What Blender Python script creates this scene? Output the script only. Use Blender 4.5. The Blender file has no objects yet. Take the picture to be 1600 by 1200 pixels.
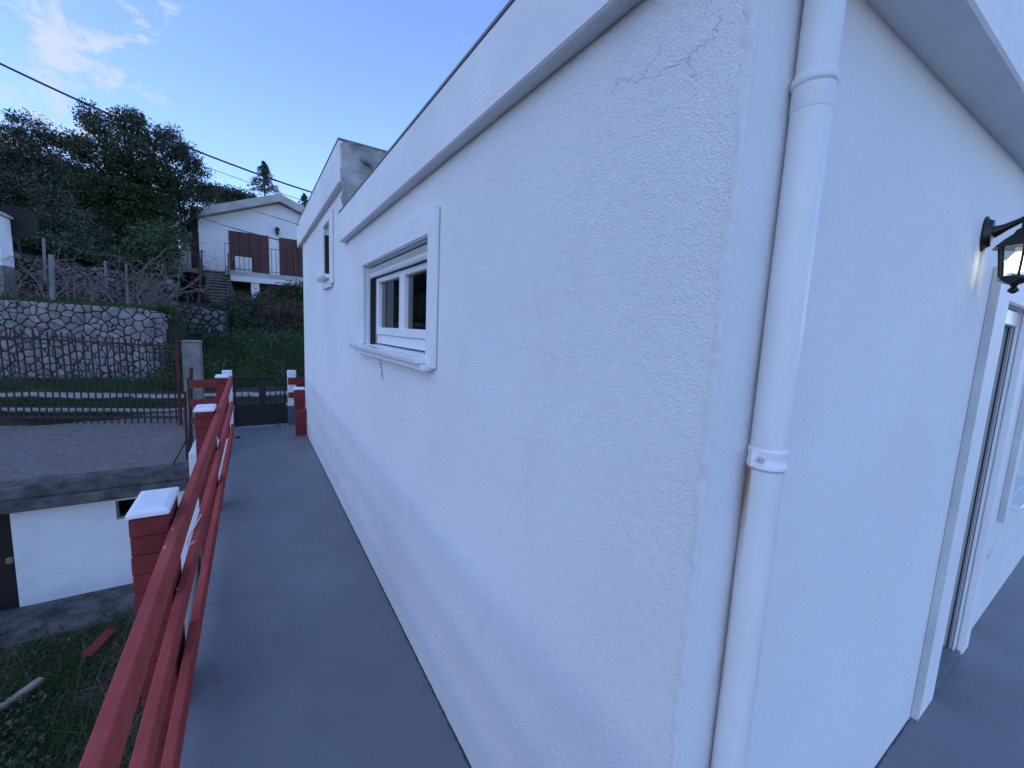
import bpy, bmesh, math, random
import numpy as np
from mathutils import Matrix, Vector

C = bpy.context.scene
COL = C.collection
random.seed(7)
rng = np.random.default_rng(11)

# ------------------------------------------------------------------ camera, sky, sun, exposure
EYE = 1.75
AX = Vector((0.844, -0.534, 0.046)); AY = Vector((-0.027, -0.129, -0.991)); AZ = Vector((0.535, 0.836, -0.124))
AZ.normalize(); AX = (AX - AZ * AX.dot(AZ)).normalized(); AY = AZ.cross(AX)
cam = bpy.data.cameras.new('camera')
cam_ob = bpy.data.objects.new('camera', cam)
COL.objects.link(cam_ob)
C.camera = cam_ob
cam_ob.matrix_world = Matrix(((AX.x, -AY.x, -AZ.x, 0), (AX.y, -AY.y, -AZ.y, 0), (AX.z, -AY.z, -AZ.z, EYE), (0, 0, 0, 1)))
cam.sensor_width = 36
cam.lens = 36 * 640 / 1600
cam.clip_start = 0.02
cam.clip_end = 1500

SUN_EL, SUN_AZ = 45.0, 255.0
world = bpy.data.worlds.new('World')
C.world = world
world.use_nodes = True
wn = world.node_tree
wl = wn.links
bg = wn.nodes['Background']
sky = wn.nodes.new('ShaderNodeTexSky')
sky.sky_type = 'NISHITA'
sky.sun_disc = False
sky.sun_elevation = math.radians(SUN_EL)
sky.sun_rotation = math.radians(SUN_AZ)
sky.dust_density = 0.0
sky.ozone_density = 4.0
bg.inputs[1].default_value = 0.15
# thin wind-torn cloud bank low in the sky to the left
tc = wn.nodes.new('ShaderNodeTexCoord')
cdir = Vector((-0.86, 0.30, 0.42)).normalized()
mp = wn.nodes.new('ShaderNodeMapping'); mp.vector_type = 'POINT'
mp.inputs['Scale'].default_value = (6.5, 6.5, 11.0)
mp.inputs['Location'].default_value = (0.3, 2.4, 1.2)
mp.inputs['Rotation'].default_value = (0.0, 0.55, 0.3)
wl.new(tc.outputs['Generated'], mp.inputs['Vector'])
nz = wn.nodes.new('ShaderNodeTexNoise')
nz.inputs['Scale'].default_value = 2.6
nz.inputs['Detail'].default_value = 9
nz.inputs['Roughness'].default_value = 0.62
nz.inputs['Distortion'].default_value = 0.5
wl.new(mp.outputs['Vector'], nz.inputs['Vector'])
dt = wn.nodes.new('ShaderNodeVectorMath'); dt.operation = 'DOT_PRODUCT'
nm_ = wn.nodes.new('ShaderNodeVectorMath'); nm_.operation = 'NORMALIZE'
wl.new(tc.outputs['Generated'], nm_.inputs[0])
wl.new(nm_.outputs[0], dt.inputs[0])
dt.inputs[1].default_value = cdir
mr = wn.nodes.new('ShaderNodeMapRange'); mr.interpolation_type = 'SMOOTHSTEP'
mr.inputs['From Min'].default_value = 0.45; mr.inputs['From Max'].default_value = 0.60
mr.inputs['To Min'].default_value = -0.22; mr.inputs['To Max'].default_value = 0.035
wl.new(dt.outputs['Value'], mr.inputs['Value'])
ad = wn.nodes.new('ShaderNodeMath'); ad.operation = 'ADD'
wl.new(nz.outputs['Fac'], ad.inputs[0]); wl.new(mr.outputs['Result'], ad.inputs[1])
cr = wn.nodes.new('ShaderNodeMapRange'); cr.interpolation_type = 'SMOOTHSTEP'
cr.inputs['From Min'].default_value = 0.455; cr.inputs['From Max'].default_value = 0.66
wl.new(ad.outputs[0], cr.inputs['Value'])
cm = wn.nodes.new('ShaderNodeMix'); cm.data_type = 'RGBA'
wl.new(cr.outputs['Result'], cm.inputs['Factor'])
tint = wn.nodes.new('ShaderNodeMix'); tint.data_type = 'RGBA'; tint.blend_type = 'MULTIPLY'
tint.inputs['Factor'].default_value = 1.0
tint.inputs['B'].default_value = (0.85, 0.845, 1.0, 1)
wl.new(sky.outputs[0], tint.inputs['A'])
wl.new(tint.outputs['Result'], cm.inputs['A'])
cm.inputs['B'].default_value = (1.8, 2.08, 2.7, 1)
wl.new(cm.outputs['Result'], bg.inputs[0])

sun = bpy.data.lights.new('sun', 'SUN')
sun.energy = 0.05
sun.angle = math.radians(40)
sun.color = (1.0, 0.93, 0.86)
sun_ob = bpy.data.objects.new('sun', sun)
COL.objects.link(sun_ob)
_a = math.radians(SUN_AZ); _e = math.radians(SUN_EL)
sd = Vector((math.sin(_a) * math.cos(_e), math.cos(_a) * math.cos(_e), math.sin(_e)))
sun_ob.rotation_euler = sd.to_track_quat('Z', 'Y').to_euler()

vs = C.view_settings
vs.view_transform = 'Standard'
vs.look = 'None'
vs.exposure = 1.27
vs.gamma = 1
vs.use_curve_mapping = False

# ------------------------------------------------------------------ helpers
def pt(px, py, Y):
    """point on the sight line of photo pixel (px, py) at world depth y = Y"""
    d = AX * (px - 800) + AY * (py - 600) + AZ * 640
    t = Y / d.y
    return Vector((d.x * t, Y, EYE + d.z * t))


class MB:
    def __init__(s):
        s.v = []; s.f = []; s.smooth = False

    def add(s, vs_, fs):
        n = len(s.v)
        s.v += [tuple(p) for p in vs_]
        s.f += [tuple(i + n for i in f) for f in fs]
        return s

    def box(s, x0, y0, z0, x1, y1, z1):
        x0, x1 = min(x0, x1), max(x0, x1); y0, y1 = min(y0, y1), max(y0, y1); z0, z1 = min(z0, z1), max(z0, z1)
        return s.add([(x0, y0, z0), (x1, y0, z0), (x1, y1, z0), (x0, y1, z0), (x0, y0, z1), (x1, y0, z1), (x1, y1, z1), (x0, y1, z1)],
                     [(0, 3, 2, 1), (4, 5, 6, 7), (0, 1, 5, 4), (1, 2, 6, 5), (2, 3, 7, 6), (3, 0, 4, 7)])

    def bar(s, a, b, w, h, up=(0, 0, 1)):
        """rectangular bar from a to b, w wide (sideways), h high"""
        a = Vector(a); b = Vector(b); d = (b - a).normalized()
        sd_ = d.cross(Vector(up))
        if sd_.length < 1e-4: sd_ = d.cross(Vector((1, 0, 0)))
        sd_.normalize(); u = sd_.cross(d)
        c = []
        for p in (a, b):
            for i, j in ((-1, -1), (1, -1), (1, 1), (-1, 1)):
                c.append(p + sd_ * (i * w / 2) + u * (j * h / 2))
        return s.add(c, [(0, 1, 2, 3), (7, 6, 5, 4), (0, 4, 5, 1), (1, 5, 6, 2), (2, 6, 7, 3), (3, 7, 4, 0)])

    def tube(s, pts, r, n=8, cap=True):
        pts = [Vector(p) for p in pts]
        rs = r if isinstance(r, (list, tuple)) else [r] * len(pts)
        rings = []
        base = len(s.v)
        ref = Vector((0.13, 0.21, 0.97))
        for i, p in enumerate(pts):
            d = (pts[min(i + 1, len(pts) - 1)] - pts[max(i - 1, 0)])
            if d.length < 1e-9: d = Vector((0, 0, 1))
            d.normalize()
            if abs(d.dot(ref)) > 0.98: ref = Vector((1, 0.1, 0))
            a = d.cross(ref).normalized(); b = d.cross(a)
            rings.append([tuple(p + (a * math.cos(2 * math.pi * k / n) + b * math.sin(2 * math.pi * k / n)) * rs[i]) for k in range(n)])
        for g in rings: s.v += g
        for i in range(len(rings) - 1):
            for k in range(n):
                a0 = base + i * n + k; a1 = base + i * n + (k + 1) % n
                s.f.append((a0, a1, a1 + n, a0 + n))
        if cap:
            s.f.append(tuple(base + k for k in reversed(range(n))))
            s.f.append(tuple(base + (len(rings) - 1) * n + k for k in range(n)))
        return s

    def lathe(s, cx, cy, prof, n=20):
        """prof: list of (r, z)"""
        base = len(s.v)
        for r, z in prof:
            s.v += [(cx + r * math.cos(2 * math.pi * k / n), cy + r * math.sin(2 * math.pi * k / n), z) for k in range(n)]
        for i in range(len(prof) - 1):
            for k in range(n):
                a0 = base + i * n + k; a1 = base + i * n + (k + 1) % n
                s.f.append((a0, a1, a1 + n, a0 + n))
        s.f.append(tuple(base + k for k in reversed(range(n))))
        s.f.append(tuple(base + (len(prof) - 1) * n + k for k in range(n)))
        return s

    def prism(s, poly, axis, a, b):
        """extrude a 2-D polygon along 'x', 'y' or 'z' from a to b"""
        n = len(poly)
        def mk(p, t):
            return {'x': (t, p[0], p[1]), 'y': (p[0], t, p[1]), 'z': (p[0], p[1], t)}[axis]
        vs_ = [mk(p, a) for p in poly] + [mk(p, b) for p in poly]
        fs = [tuple(range(n)), tuple(range(2 * n - 1, n - 1, -1))]
        for i in range(n):
            j = (i + 1) % n
            fs.append((i, i + n, j + n, j))
        return s.add(vs_, fs)

    def build(s, name, m, parent=None, bevel=0, seg=1, smooth=False, origin=None, fix=True):
        o_ = origin if origin is not None else (root_loc(parent) if parent else Vector((0, 0, 0)))
        o_ = Vector(o_)
        me = bpy.data.meshes.new(name)
        me.from_pydata([(x - o_.x, y - o_.y, z - o_.z) for x, y, z in s.v], [], s.f)
        bm = bmesh.new(); bm.from_mesh(me)
        if fix: bmesh.ops.recalc_face_normals(bm, faces=bm.faces)
        if bevel:
            bmesh.ops.bevel(bm, geom=[e for e in bm.edges if len(e.link_faces) == 2 and e.calc_face_angle(0) > 0.5], offset=bevel, segments=seg, affect='EDGES', clamp_overlap=True)
        if smooth:
            for f in bm.faces: f.smooth = True
        bm.to_mesh(me); bm.free()
        if smooth:
            try: me.set_sharp_from_angle(angle=math.radians(40))
            except Exception: pass
        me.materials.append(m)
        o = bpy.data.objects.new(name, me)
        COL.objects.link(o)
        if parent: o.parent = parent
        else: o.location = o_
        return o


def root_loc(o):
    while o.parent: o = o.parent
    return o.location.copy()


def tag(o, label=None, cat=None, group=None, kind=None):
    if label: o['label'] = label
    if cat: o['category'] = cat
    if group: o['group'] = group
    if kind: o['kind'] = kind
    return o


def thing(name, loc, label, cat, group=None):
    o = bpy.data.objects.new(name, None)
    o.empty_display_size = 0.1
    COL.objects.link(o)
    o.location = loc
    return tag(o, label, cat, group)


def dup(o, off, parent=None):
    c = o.copy(); COL.objects.link(c)
    c.location = o.location + Vector(off)
    if parent: c.parent = parent
    return c


def npmesh(name, V, F, m, parent=None, kind=None):
    """V: (n,3) array, F: (m,k) array of indices"""
    if parent is not None:
        V = V - np.array(root_loc(parent))
    me = bpy.data.meshes.new(name)
    k = F.shape[1]
    me.vertices.add(len(V)); me.vertices.foreach_set('co', np.ascontiguousarray(V, dtype=np.float32).ravel())
    me.loops.add(F.size); me.loops.foreach_set('vertex_index', np.ascontiguousarray(F, dtype=np.int32).ravel())
    me.polygons.add(len(F)); me.polygons.foreach_set('loop_start', np.arange(0, F.size, k, dtype=np.int32))
    me.update(); me.validate()
    me.materials.append(m)
    o = bpy.data.objects.new(name, me); COL.objects.link(o)
    if parent is not None: o.parent = parent
    if kind: o['kind'] = kind
    return o


# ------------------------------------------------------------------ materials
def mat(name, col, rough=0.7, metal=0.0, var=0.0, vscale=6.0, bump=0.0, bscale=80.0, bdist=0.004, spec=0.4, col2=None, dirt=None, objrand=0.0, island=None, bdetail=4.0):
    m = bpy.data.materials.new(name); m.use_nodes = True
    n = m.node_tree.nodes; l = m.node_tree.links
    p = n['Principled BSDF']
    p.inputs['Roughness'].default_value = rough
    p.inputs['Metallic'].default_value = metal
    p.inputs['Specular IOR Level'].default_value = spec
    geo = n.new('ShaderNodeNewGeometry')
    out = None
    base = n.new('ShaderNodeRGB'); base.outputs[0].default_value = (*col, 1)
    cur = base.outputs[0]
    def mix(a, b, fac, blend='MIX'):
        x = n.new('ShaderNodeMix'); x.data_type = 'RGBA'; x.blend_type = blend
        if isinstance(fac, float): x.inputs['Factor'].default_value = fac
        else: l.new(fac, x.inputs['Factor'])
        if isinstance(a, tuple): x.inputs['A'].default_value = (*a, 1)
        else: l.new(a, x.inputs['A'])
        if isinstance(b, tuple): x.inputs['B'].default_value = (*b, 1)
        else: l.new(b, x.inputs['B'])
        return x.outputs['Result']
    def noise(scale, detail=5, rough_=0.6):
        t = n.new('ShaderNodeTexNoise'); t.inputs['Scale'].default_value = scale
        t.inputs['Detail'].default_value = detail; t.inputs['Roughness'].default_value = rough_
        l.new(geo.outputs['Position'], t.inputs['Vector'])
        return t.outputs['Fac']
    def rng_(v, a, b, c=0.0, d=1.0):
        r = n.new('ShaderNodeMapRange'); r.interpolation_type = 'SMOOTHSTEP'
        r.inputs['From Min'].default_value = a; r.inputs['From Max'].default_value = b
        r.inputs['To Min'].default_value = c; r.inputs['To Max'].default_value = d
        l.new(v, r.inputs['Value']); return r.outputs['Result']
    if island:
        cr_ = n.new('ShaderNodeValToRGB')
        els = cr_.color_ramp.elements
        els[0].color = (*island[0], 1); els[1].color = (*island[-1], 1)
        for i, c_ in enumerate(island[1:-1]):
            e = els.new((i + 1) / (len(island) - 1)); e.color = (*c_, 1)
        l.new(geo.outputs['Random Per Island'], cr_.inputs['Fac'])
        cur = cr_.outputs['Color']
    if objrand:
        oi = n.new('ShaderNodeObjectInfo')
        cr_ = n.new('ShaderNodeValToRGB')
        els = cr_.color_ramp.elements
        pal = objrand
        els[0].color = (*pal[0], 1); els[1].color = (*pal[-1], 1)
        for i, c_ in enumerate(pal[1:-1]):
            e = els.new((i + 1) / (len(pal) - 1)); e.color = (*c_, 1)
        l.new(oi.outputs['Random'], cr_.inputs['Fac'])
        cur = cr_.outputs['Color']
    if col2:
        cur = mix(cur, col2, rng_(noise(vscale), 0.42, 0.66))
    if var:
        r = rng_(noise(vscale * 0.7, 6), 0.3, 0.7, 1 - var, 1 + var)
        h = n.new('ShaderNodeVectorMath'); h.operation = 'SCALE'
        l.new(cur, h.inputs[0]); l.new(r, h.inputs['Scale'])
        cur = h.outputs[0]
    if dirt:
        dcol, dscale, lo, hi, amt = dirt
        cur = mix(cur, dcol, rng_(noise(dscale, 7, 0.65), lo, hi, 0.0, amt))
    l.new(cur, p.inputs['Base Color'])
    if bump:
        b = n.new('ShaderNodeBump'); b.inputs['Strength'].default_value = bump; b.inputs['Distance'].default_value = bdist
        l.new(noise(bscale, bdetail, 0.6), b.inputs['Height'])
        l.new(b.outputs['Normal'], p.inputs['Normal'])
    m['_'] = 0
    return m


STUCCO = mat('rough_stucco', (0.83, 0.83, 0.84), 0.9, var=0.035, vscale=1.6, bump=0.95, bscale=210, bdist=0.0052, spec=0.2, dirt=((0.62, 0.58, 0.63), 2.6, 0.52, 0.8, 0.32), bdetail=5)
PLASTER = mat('smooth_plaster', (0.73, 0.73, 0.735), 0.8, var=0.03, vscale=2.0, bump=0.5, bscale=55, bdist=0.006, spec=0.25, dirt=((0.6, 0.6, 0.58), 3.0, 0.6, 0.85, 0.35))
TRIM = mat('painted_trim', (0.78, 0.78, 0.79), 0.6, var=0.03, vscale=5, bump=0.35, bscale=60, bdist=0.003, dirt=((0.5, 0.5, 0.46), 6.0, 0.6, 0.85, 0.4))
FASCIA = mat('weathered_fascia', (0.80, 0.80, 0.81), 0.9, var=0.05, vscale=3, bump=0.5, bscale=110, bdist=0.005, spec=0.2, dirt=((0.40, 0.40, 0.40), 4.0, 0.56, 0.84, 0.4))
CEMENT = mat('raw_cement', (0.36, 0.35, 0.33), 0.95, var=0.3, vscale=5, bump=0.9, bscale=14, bdist=0.03, spec=0.15, col2=(0.24, 0.23, 0.22))
PVC = mat('white_pvc', (0.72, 0.72, 0.725), 0.42, spec=0.45, var=0.03, vscale=8, bump=0.15, bscale=25, bdist=0.004, dirt=((0.56, 0.55, 0.52), 7, 0.55, 0.8, 0.35))
UPVC = mat('window_frame_white', (0.80, 0.81, 0.82), 0.3, spec=0.5)
ALU = mat('grey_aluminium', (0.45, 0.46, 0.47), 0.4, metal=0.3, spec=0.5)
DARK = mat('dark_rubber', (0.015, 0.015, 0.017), 0.7)
ROOM = mat('interior_paint', (0.25, 0.24, 0.23), 0.9)
DECK = mat('grey_floor_paint', (0.172, 0.180, 0.195), 0.45, var=0.13, vscale=1.4, bump=0.5, bscale=45, bdist=0.004, spec=0.35, dirt=((0.11, 0.115, 0.125), 3.2, 0.52, 0.75, 0.6))
RED = mat('red_masonry_paint', (0.20, 0.032, 0.032), 0.75, var=0.18, vscale=9, bump=0.6, bscale=60, bdist=0.005, spec=0.25, dirt=((0.10, 0.018, 0.02), 12, 0.55, 0.8, 0.6))
REDRAIL = mat('red_rail_paint', (0.38, 0.066, 0.060), 0.85, var=0.16, vscale=8, bump=0.25, bscale=90, bdist=0.002, spec=0.2, dirt=((0.18, 0.03, 0.034), 16, 0.6, 0.8, 0.5))
CAPW = mat('white_cap_paint', (0.80, 0.80, 0.82), 0.55, var=0.03, vscale=10, bump=0.25, bscale=40, bdist=0.003, dirt=((0.5, 0.5, 0.48), 20, 0.62, 0.8, 0.4))
BLACK = mat('black_gate_paint', (0.012, 0.013, 0.016), 0.45, var=0.2, vscale=10)
GREYBASE = mat('grey_plinth_paint', (0.10, 0.11, 0.12), 0.6, var=0.1)
RUST = mat('rusty_brown_iron', (0.042, 0.024, 0.02), 0.75, var=0.3, vscale=14, bump=0.4, bscale=120, col2=(0.026, 0.018, 0.017))
RUSTRED = mat('red_oxide_iron', (0.085, 0.022, 0.022), 0.7, var=0.25, vscale=10, bump=0.3, bscale=100)
CONC = mat('old_concrete', (0.22, 0.205, 0.19), 0.95, var=0.25, vscale=7, bump=0.6, bscale=40, bdist=0.008, spec=0.2, dirt=((0.12, 0.115, 0.11), 5, 0.5, 0.75, 0.6))
RAMP = mat('worn_grey_slab', (0.185, 0.165, 0.155), 0.95, var=0.18, vscale=22, bump=0.9, bscale=60, bdist=0.015, spec=0.12, dirt=((0.28, 0.255, 0.24), 1.3, 0.52, 0.8, 0.7))
MOSSC = mat('mossy_concrete_edge', (0.12, 0.115, 0.11), 0.95, var=0.3, vscale=6, bump=0.8, bscale=30, bdist=0.012, spec=0.15, col2=(0.065, 0.065, 0.06))
WHITEW = mat('whitewashed_wall', (0.70, 0.70, 0.70), 0.85, var=0.05, vscale=2.5, bump=0.4, bscale=40, bdist=0.006, spec=0.2, dirt=((0.42, 0.43, 0.40), 2.4, 0.55, 0.82, 0.5))
FARWHITE = mat('far_white_wall', (0.74, 0.74, 0.75), 0.85, var=0.04, vscale=1.0, spec=0.2)
FARROOF = mat('weathered_roof_edge', (0.42, 0.41, 0.39), 0.9, var=0.15, vscale=1.5, spec=0.2)
SHUTTER = mat('brown_shutter', (0.085, 0.028, 0.026), 0.6, var=0.06, vscale=4)
DARKWOOD = mat('dark_brown_wood', (0.014, 0.011, 0.010), 0.8)
BROWNST = mat('rubble_and_riser_shade', (0.10, 0.08, 0.07), 0.95, var=0.3, vscale=2.5)  # rubble of the cellar; also the dark tone painting shade on stair risers
IRON = mat('black_iron', (0.015, 0.015, 0.016), 0.5)
LAMPBLK = mat('black_bronze_lamp', (0.022, 0.020, 0.018), 0.32, metal=0.5, spec=0.6, dirt=((0.13, 0.10, 0.055), 60, 0.62, 0.8, 0.5))
CABLE = mat('black_cable', (0.012, 0.012, 0.013), 0.6)
TILEW = mat('white_sill_tile', (0.78, 0.78, 0.79), 0.25, spec=0.6)
MORTAR = mat('dark_mortar', (0.045, 0.042, 0.04), 1.0, var=0.3, vscale=12, spec=0.1)  # dark mottled mortar behind the stones
STONE = mat('lime_stone', (0.3, 0.28, 0.27), 0.95, var=0.28, vscale=9, bump=0.9, bscale=26, bdist=0.03, spec=0.15,
            objrand=[(0.216, 0.200, 0.204), (0.288, 0.268, 0.256), (0.184, 0.164, 0.172), (0.264, 0.248, 0.240), (0.216, 0.176, 0.168), (0.320, 0.300, 0.280), (0.200, 0.192, 0.200)])
STONE2 = mat('dark_field_stone', (0.15, 0.13, 0.125), 0.98, var=0.3, vscale=8, bump=0.9, bscale=22, bdist=0.03, spec=0.1,
             objrand=[(0.10, 0.088, 0.09), (0.14, 0.12, 0.115), (0.085, 0.075, 0.078), (0.19, 0.17, 0.16), (0.12, 0.10, 0.095)])
SOIL = mat('ground_soil_grass', (0.042, 0.036, 0.029), 1.0, var=0.3, vscale=2.0, bump=0.9, bscale=12, bdist=0.05, spec=0.1, col2=(0.028, 0.042, 0.018))
ROADM = mat('gravel_track', (0.30, 0.275, 0.25), 1.0, var=0.12, vscale=6, bump=0.8, bscale=40, bdist=0.02, spec=0.1, dirt=((0.18, 0.17, 0.14), 3.0, 0.58, 0.75, 0.6))
GRASS = mat('grass_blades', (0.04, 0.07, 0.02), 0.8, spec=0.2, island=[(0.0225, 0.0546, 0.0150), (0.0350, 0.0806, 0.0200), (0.0500, 0.0975, 0.0275), (0.0625, 0.0845, 0.0312)])
DRYG = mat('dry_stalks', (0.14, 0.11, 0.07), 0.9, spec=0.1, island=[(0.07, 0.055, 0.04), (0.13, 0.105, 0.07), (0.20, 0.17, 0.12)])
LEAF_OLIVE = mat('grey_green_leaves', (0.05, 0.06, 0.04), 0.6, spec=0.3, island=[(0.0270, 0.0393, 0.0243), (0.0486, 0.0674, 0.0405), (0.0743, 0.0927, 0.0648), (0.1013, 0.1193, 0.0891)])
LEAF_DARK = mat('dark_green_leaves', (0.025, 0.04, 0.02), 0.6, spec=0.3, island=[(0.0162, 0.0281, 0.0135), (0.0297, 0.0477, 0.0216), (0.0432, 0.0646, 0.0297), (0.0607, 0.0842, 0.0405)])
LEAF_IVY = mat('mid_green_leaves', (0.03, 0.05, 0.02), 0.55, spec=0.35, island=[(0.0243, 0.0477, 0.0189), (0.0432, 0.0772, 0.0297), (0.0648, 0.1067, 0.0459)])
LEAF_RUSSET = mat('russet_leaves', (0.08, 0.05, 0.035), 0.7, spec=0.2, island=[(0.0243, 0.0309, 0.0175), (0.0675, 0.0449, 0.0297), (0.1350, 0.0842, 0.0567), (0.0405, 0.0449, 0.0270)])
BARK = mat('grey_bark', (0.075, 0.062, 0.052), 0.95, var=0.3, vscale=8, bump=0.7, bscale=30, bdist=0.01, spec=0.1)
TWIG = mat('pale_twigs', (0.17, 0.135, 0.125), 0.95, var=0.3, vscale=5, spec=0.1)
POSTM = mat('grey_concrete_post', (0.20, 0.19, 0.18), 0.95, var=0.25, vscale=8, spec=0.15)
WOODP = mat('bleached_wood', (0.26, 0.23, 0.19), 0.9, var=0.3, vscale=8, spec=0.15)
PLASTIC = mat('torn_pink_plastic', (0.75, 0.45, 0.38), 0.5)

def add_rust(m, cx):
    """rust run-off on the pipe below its clamp, on the side of the corner"""
    n = m.node_tree.nodes; l = m.node_tree.links; p = n['Principled BSDF']
    src = p.inputs['Base Color'].links[0].from_socket
    g = n.new('ShaderNodeNewGeometry'); s = n.new('ShaderNodeSeparateXYZ'); l.new(g.outputs['Position'], s.inputs[0])
    def r(v, a, b, c=0., d=1.):
        q = n.new('ShaderNodeMapRange'); q.interpolation_type = 'SMOOTHSTEP'
        for k, w in zip(('From Min', 'From Max', 'To Min', 'To Max'), (a, b, c, d)): q.inputs[k].default_value = w
        l.new(v, q.inputs['Value']); return q.outputs['Result']
    def mul(a, b):
        q = n.new('ShaderNodeMath'); q.operation = 'MULTIPLY'; l.new(a, q.inputs[0]); l.new(b, q.inputs[1]); return q.outputs[0]
    nz_ = n.new('ShaderNodeTexNoise'); nz_.inputs['Scale'].default_value = 1.0; nz_.inputs['Detail'].default_value = 6
    mp_ = n.new('ShaderNodeMapping'); mp_.inputs['Scale'].default_value = (70, 70, 5)
    l.new(g.outputs['Position'], mp_.inputs[0]); l.new(mp_.outputs[0], nz_.inputs['Vector'])
    dp_ = n.new('ShaderNodeVectorMath'); dp_.operation = 'DOT_PRODUCT'
    sb_ = n.new('ShaderNodeVectorMath'); sb_.operation = 'SUBTRACT'
    l.new(g.outputs['Position'], sb_.inputs[0]); sb_.inputs[1].default_value = (cx, 0.3865, 0)
    l.new(sb_.outputs[0], dp_.inputs[0]); dp_.inputs[1].default_value = (-0.41, 0.91, 0)
    side = dp_.outputs['Value']
    f = mul(mul(r(side, 0.0185, 0.0265), r(s.outputs['Z'], 1.25, 1.50)), mul(r(s.outputs['Z'], 1.535, 1.52), r(nz_.outputs['Fac'], 0.3, 0.55)))
    x = n.new('ShaderNodeMix'); x.data_type = 'RGBA'
    l.new(f, x.inputs['Factor']); l.new(src, x.inputs['A']); x.inputs['B'].default_value = (0.36, 0.15, 0.04, 1)
    # faint ochre weeping further down, both sides
    ab = n.new('ShaderNodeMath'); ab.operation = 'ABSOLUTE'; l.new(side, ab.inputs[0])
    f4 = mul(mul(r(s.outputs['Z'], 0.7, 1.5, 0.25, 0.6), r(s.outputs['Z'], 1.535, 1.52)), mul(r(nz_.outputs['Fac'], 0.4, 0.65), r(ab.outputs[0], 0.0255, 0.030)))
    y = n.new('ShaderNodeMix'); y.data_type = 'RGBA'
    l.new(f4, y.inputs['Factor']); l.new(x.outputs['Result'], y.inputs['A']); y.inputs['B'].default_value = (0.36, 0.26, 0.14, 1)
    l.new(y.outputs['Result'], p.inputs['Base Color'])
add_rust(PVC, 0.849)

def second_relief(m, scale, dist, strength):
    n = m.node_tree.nodes; l = m.node_tree.links; p = n['Principled BSDF']
    g = n.new('ShaderNodeNewGeometry'); t = n.new('ShaderNodeTexNoise'); t.inputs['Scale'].default_value = scale; t.inputs['Detail'].default_value = 3
    l.new(g.outputs['Position'], t.inputs['Vector'])
    b = n.new('ShaderNodeBump'); b.inputs['Strength'].default_value = strength; b.inputs['Distance'].default_value = dist
    src = p.inputs['Normal'].links[0].from_socket
    l.new(src, b.inputs['Normal']); l.new(t.outputs['Fac'], b.inputs['Height']); l.new(b.outputs['Normal'], p.inputs['Normal'])
second_relief(STUCCO, 40, 0.008, 0.4)
second_relief(PLASTER, 7, 0.02, 0.3)
second_relief(DECK, 5, 0.015, 0.3)

def glass_mat(name, tint=(0.9, 0.95, 0.95), refl=1.0):
    m = bpy.data.materials.new(name); m.use_nodes = True
    n = m.node_tree.nodes; l = m.node_tree.links
    n.remove(n['Principled BSDF'])
    t = n.new('ShaderNodeBsdfTransparent'); t.inputs[0].default_value = (*tint, 1)
    g = n.new('ShaderNodeBsdfGlossy'); g.inputs['Roughness'].default_value = 0.02
    fr = n.new('ShaderNodeFresnel'); fr.inputs[0].default_value = 1.5
    mx = n.new('ShaderNodeMixShader')
    l.new(fr.outputs[0], mx.inputs[0]); l.new(t.outputs[0], mx.inputs[1]); l.new(g.outputs[0], mx.inputs[2])
    l.new(mx.outputs[0], n['Material Output'].inputs[0])
    return m
GLASS = glass_mat('window_glass', (0.55, 0.6, 0.6))
LGLASS = glass_mat('lantern_glass', (0.93, 0.97, 0.95))

def emit(name, col, s):
    m = bpy.data.materials.new(name); m.use_nodes = True
    p = m.node_tree.nodes['Principled BSDF']
    p.inputs['Base Color'].default_value = (0.9, 0.9, 0.85, 1)
    p.inputs['Emission Color'].default_value = (*col, 1); p.inputs['Emission Strength'].default_value = s
    return m
BULB = emit('lit_bulb', (1.0, 0.93, 0.80), 3.2)

# ------------------------------------------------------------------ terrain
def lerp(a, b, t): return a + (b - a) * t
def sm(a, b, x):
    t = np.clip((x - a) / (b - a), 0, 1); return t * t * (3 - 2 * t)
def ground(x, y):
    x = np.asarray(x, float); y = np.asarray(y, float)
    road = 0.24 - 0.15 * np.clip((x + 3.3) / 2.0, 0, 1) + 0.08 * np.clip((y - 10) / 1.5, 0, 1)
    z = -1.6 + 0 * x
    z = lerp(z, road, sm(7.9, 8.75, y))
    # left: terraces
    zl = lerp(road, 0.3 - 0.1 * np.clip((x + 3.3) / 2, 0, 1.4), sm(11.4, 12.6, y))
    zl = np.where(y > 12.95, 1.86 + (y - 12.95) * 0.05, zl)
    t2 = 3.0 - 0.22 * (x + 4)
    up = np.clip(t2, 2.5, 3.6) + 0.03 * (y - 17) + 0.24 * np.clip(y - 22, 0, 100)
    low = 2.02 + 0.05 * (y - 17) + 0.1 * np.clip(y - 36, 0, 100)
    kk = sm(-0.40, 0.0, x + 0.128 * y)
    zl = np.where(y > 17.05, lerp(up, low, kk), zl)
    # right: grassy bank climbing to the far house
    zr = lerp(road, 1.1, sm(11.6, 15.0, y))
    zr = zr + 0.115 * np.clip(y - 15, 0, 15) + 0.11 * np.clip(y - 38, 0, 200)
    k = sm(-1.75, -1.25, x + np.clip((y - 13.5) * 0.12, -0.4, 0.6))
    z2 = lerp(zl, zr, k)
    z = np.where(y > 11.4, z2, z)
    z = np.where(y > 90, np.minimum(z, 14 + 0.02 * (y - 90)), z)
    return z
xs = np.unique(np.concatenate([np.array([-300, -150, -80, -50, -35, -25, -18, -14, -11]), np.arange(-9, 4.01, 0.25), np.array([5, 7, 10, 14, 20, 30, 50, 90, 150, 300])]))
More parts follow.
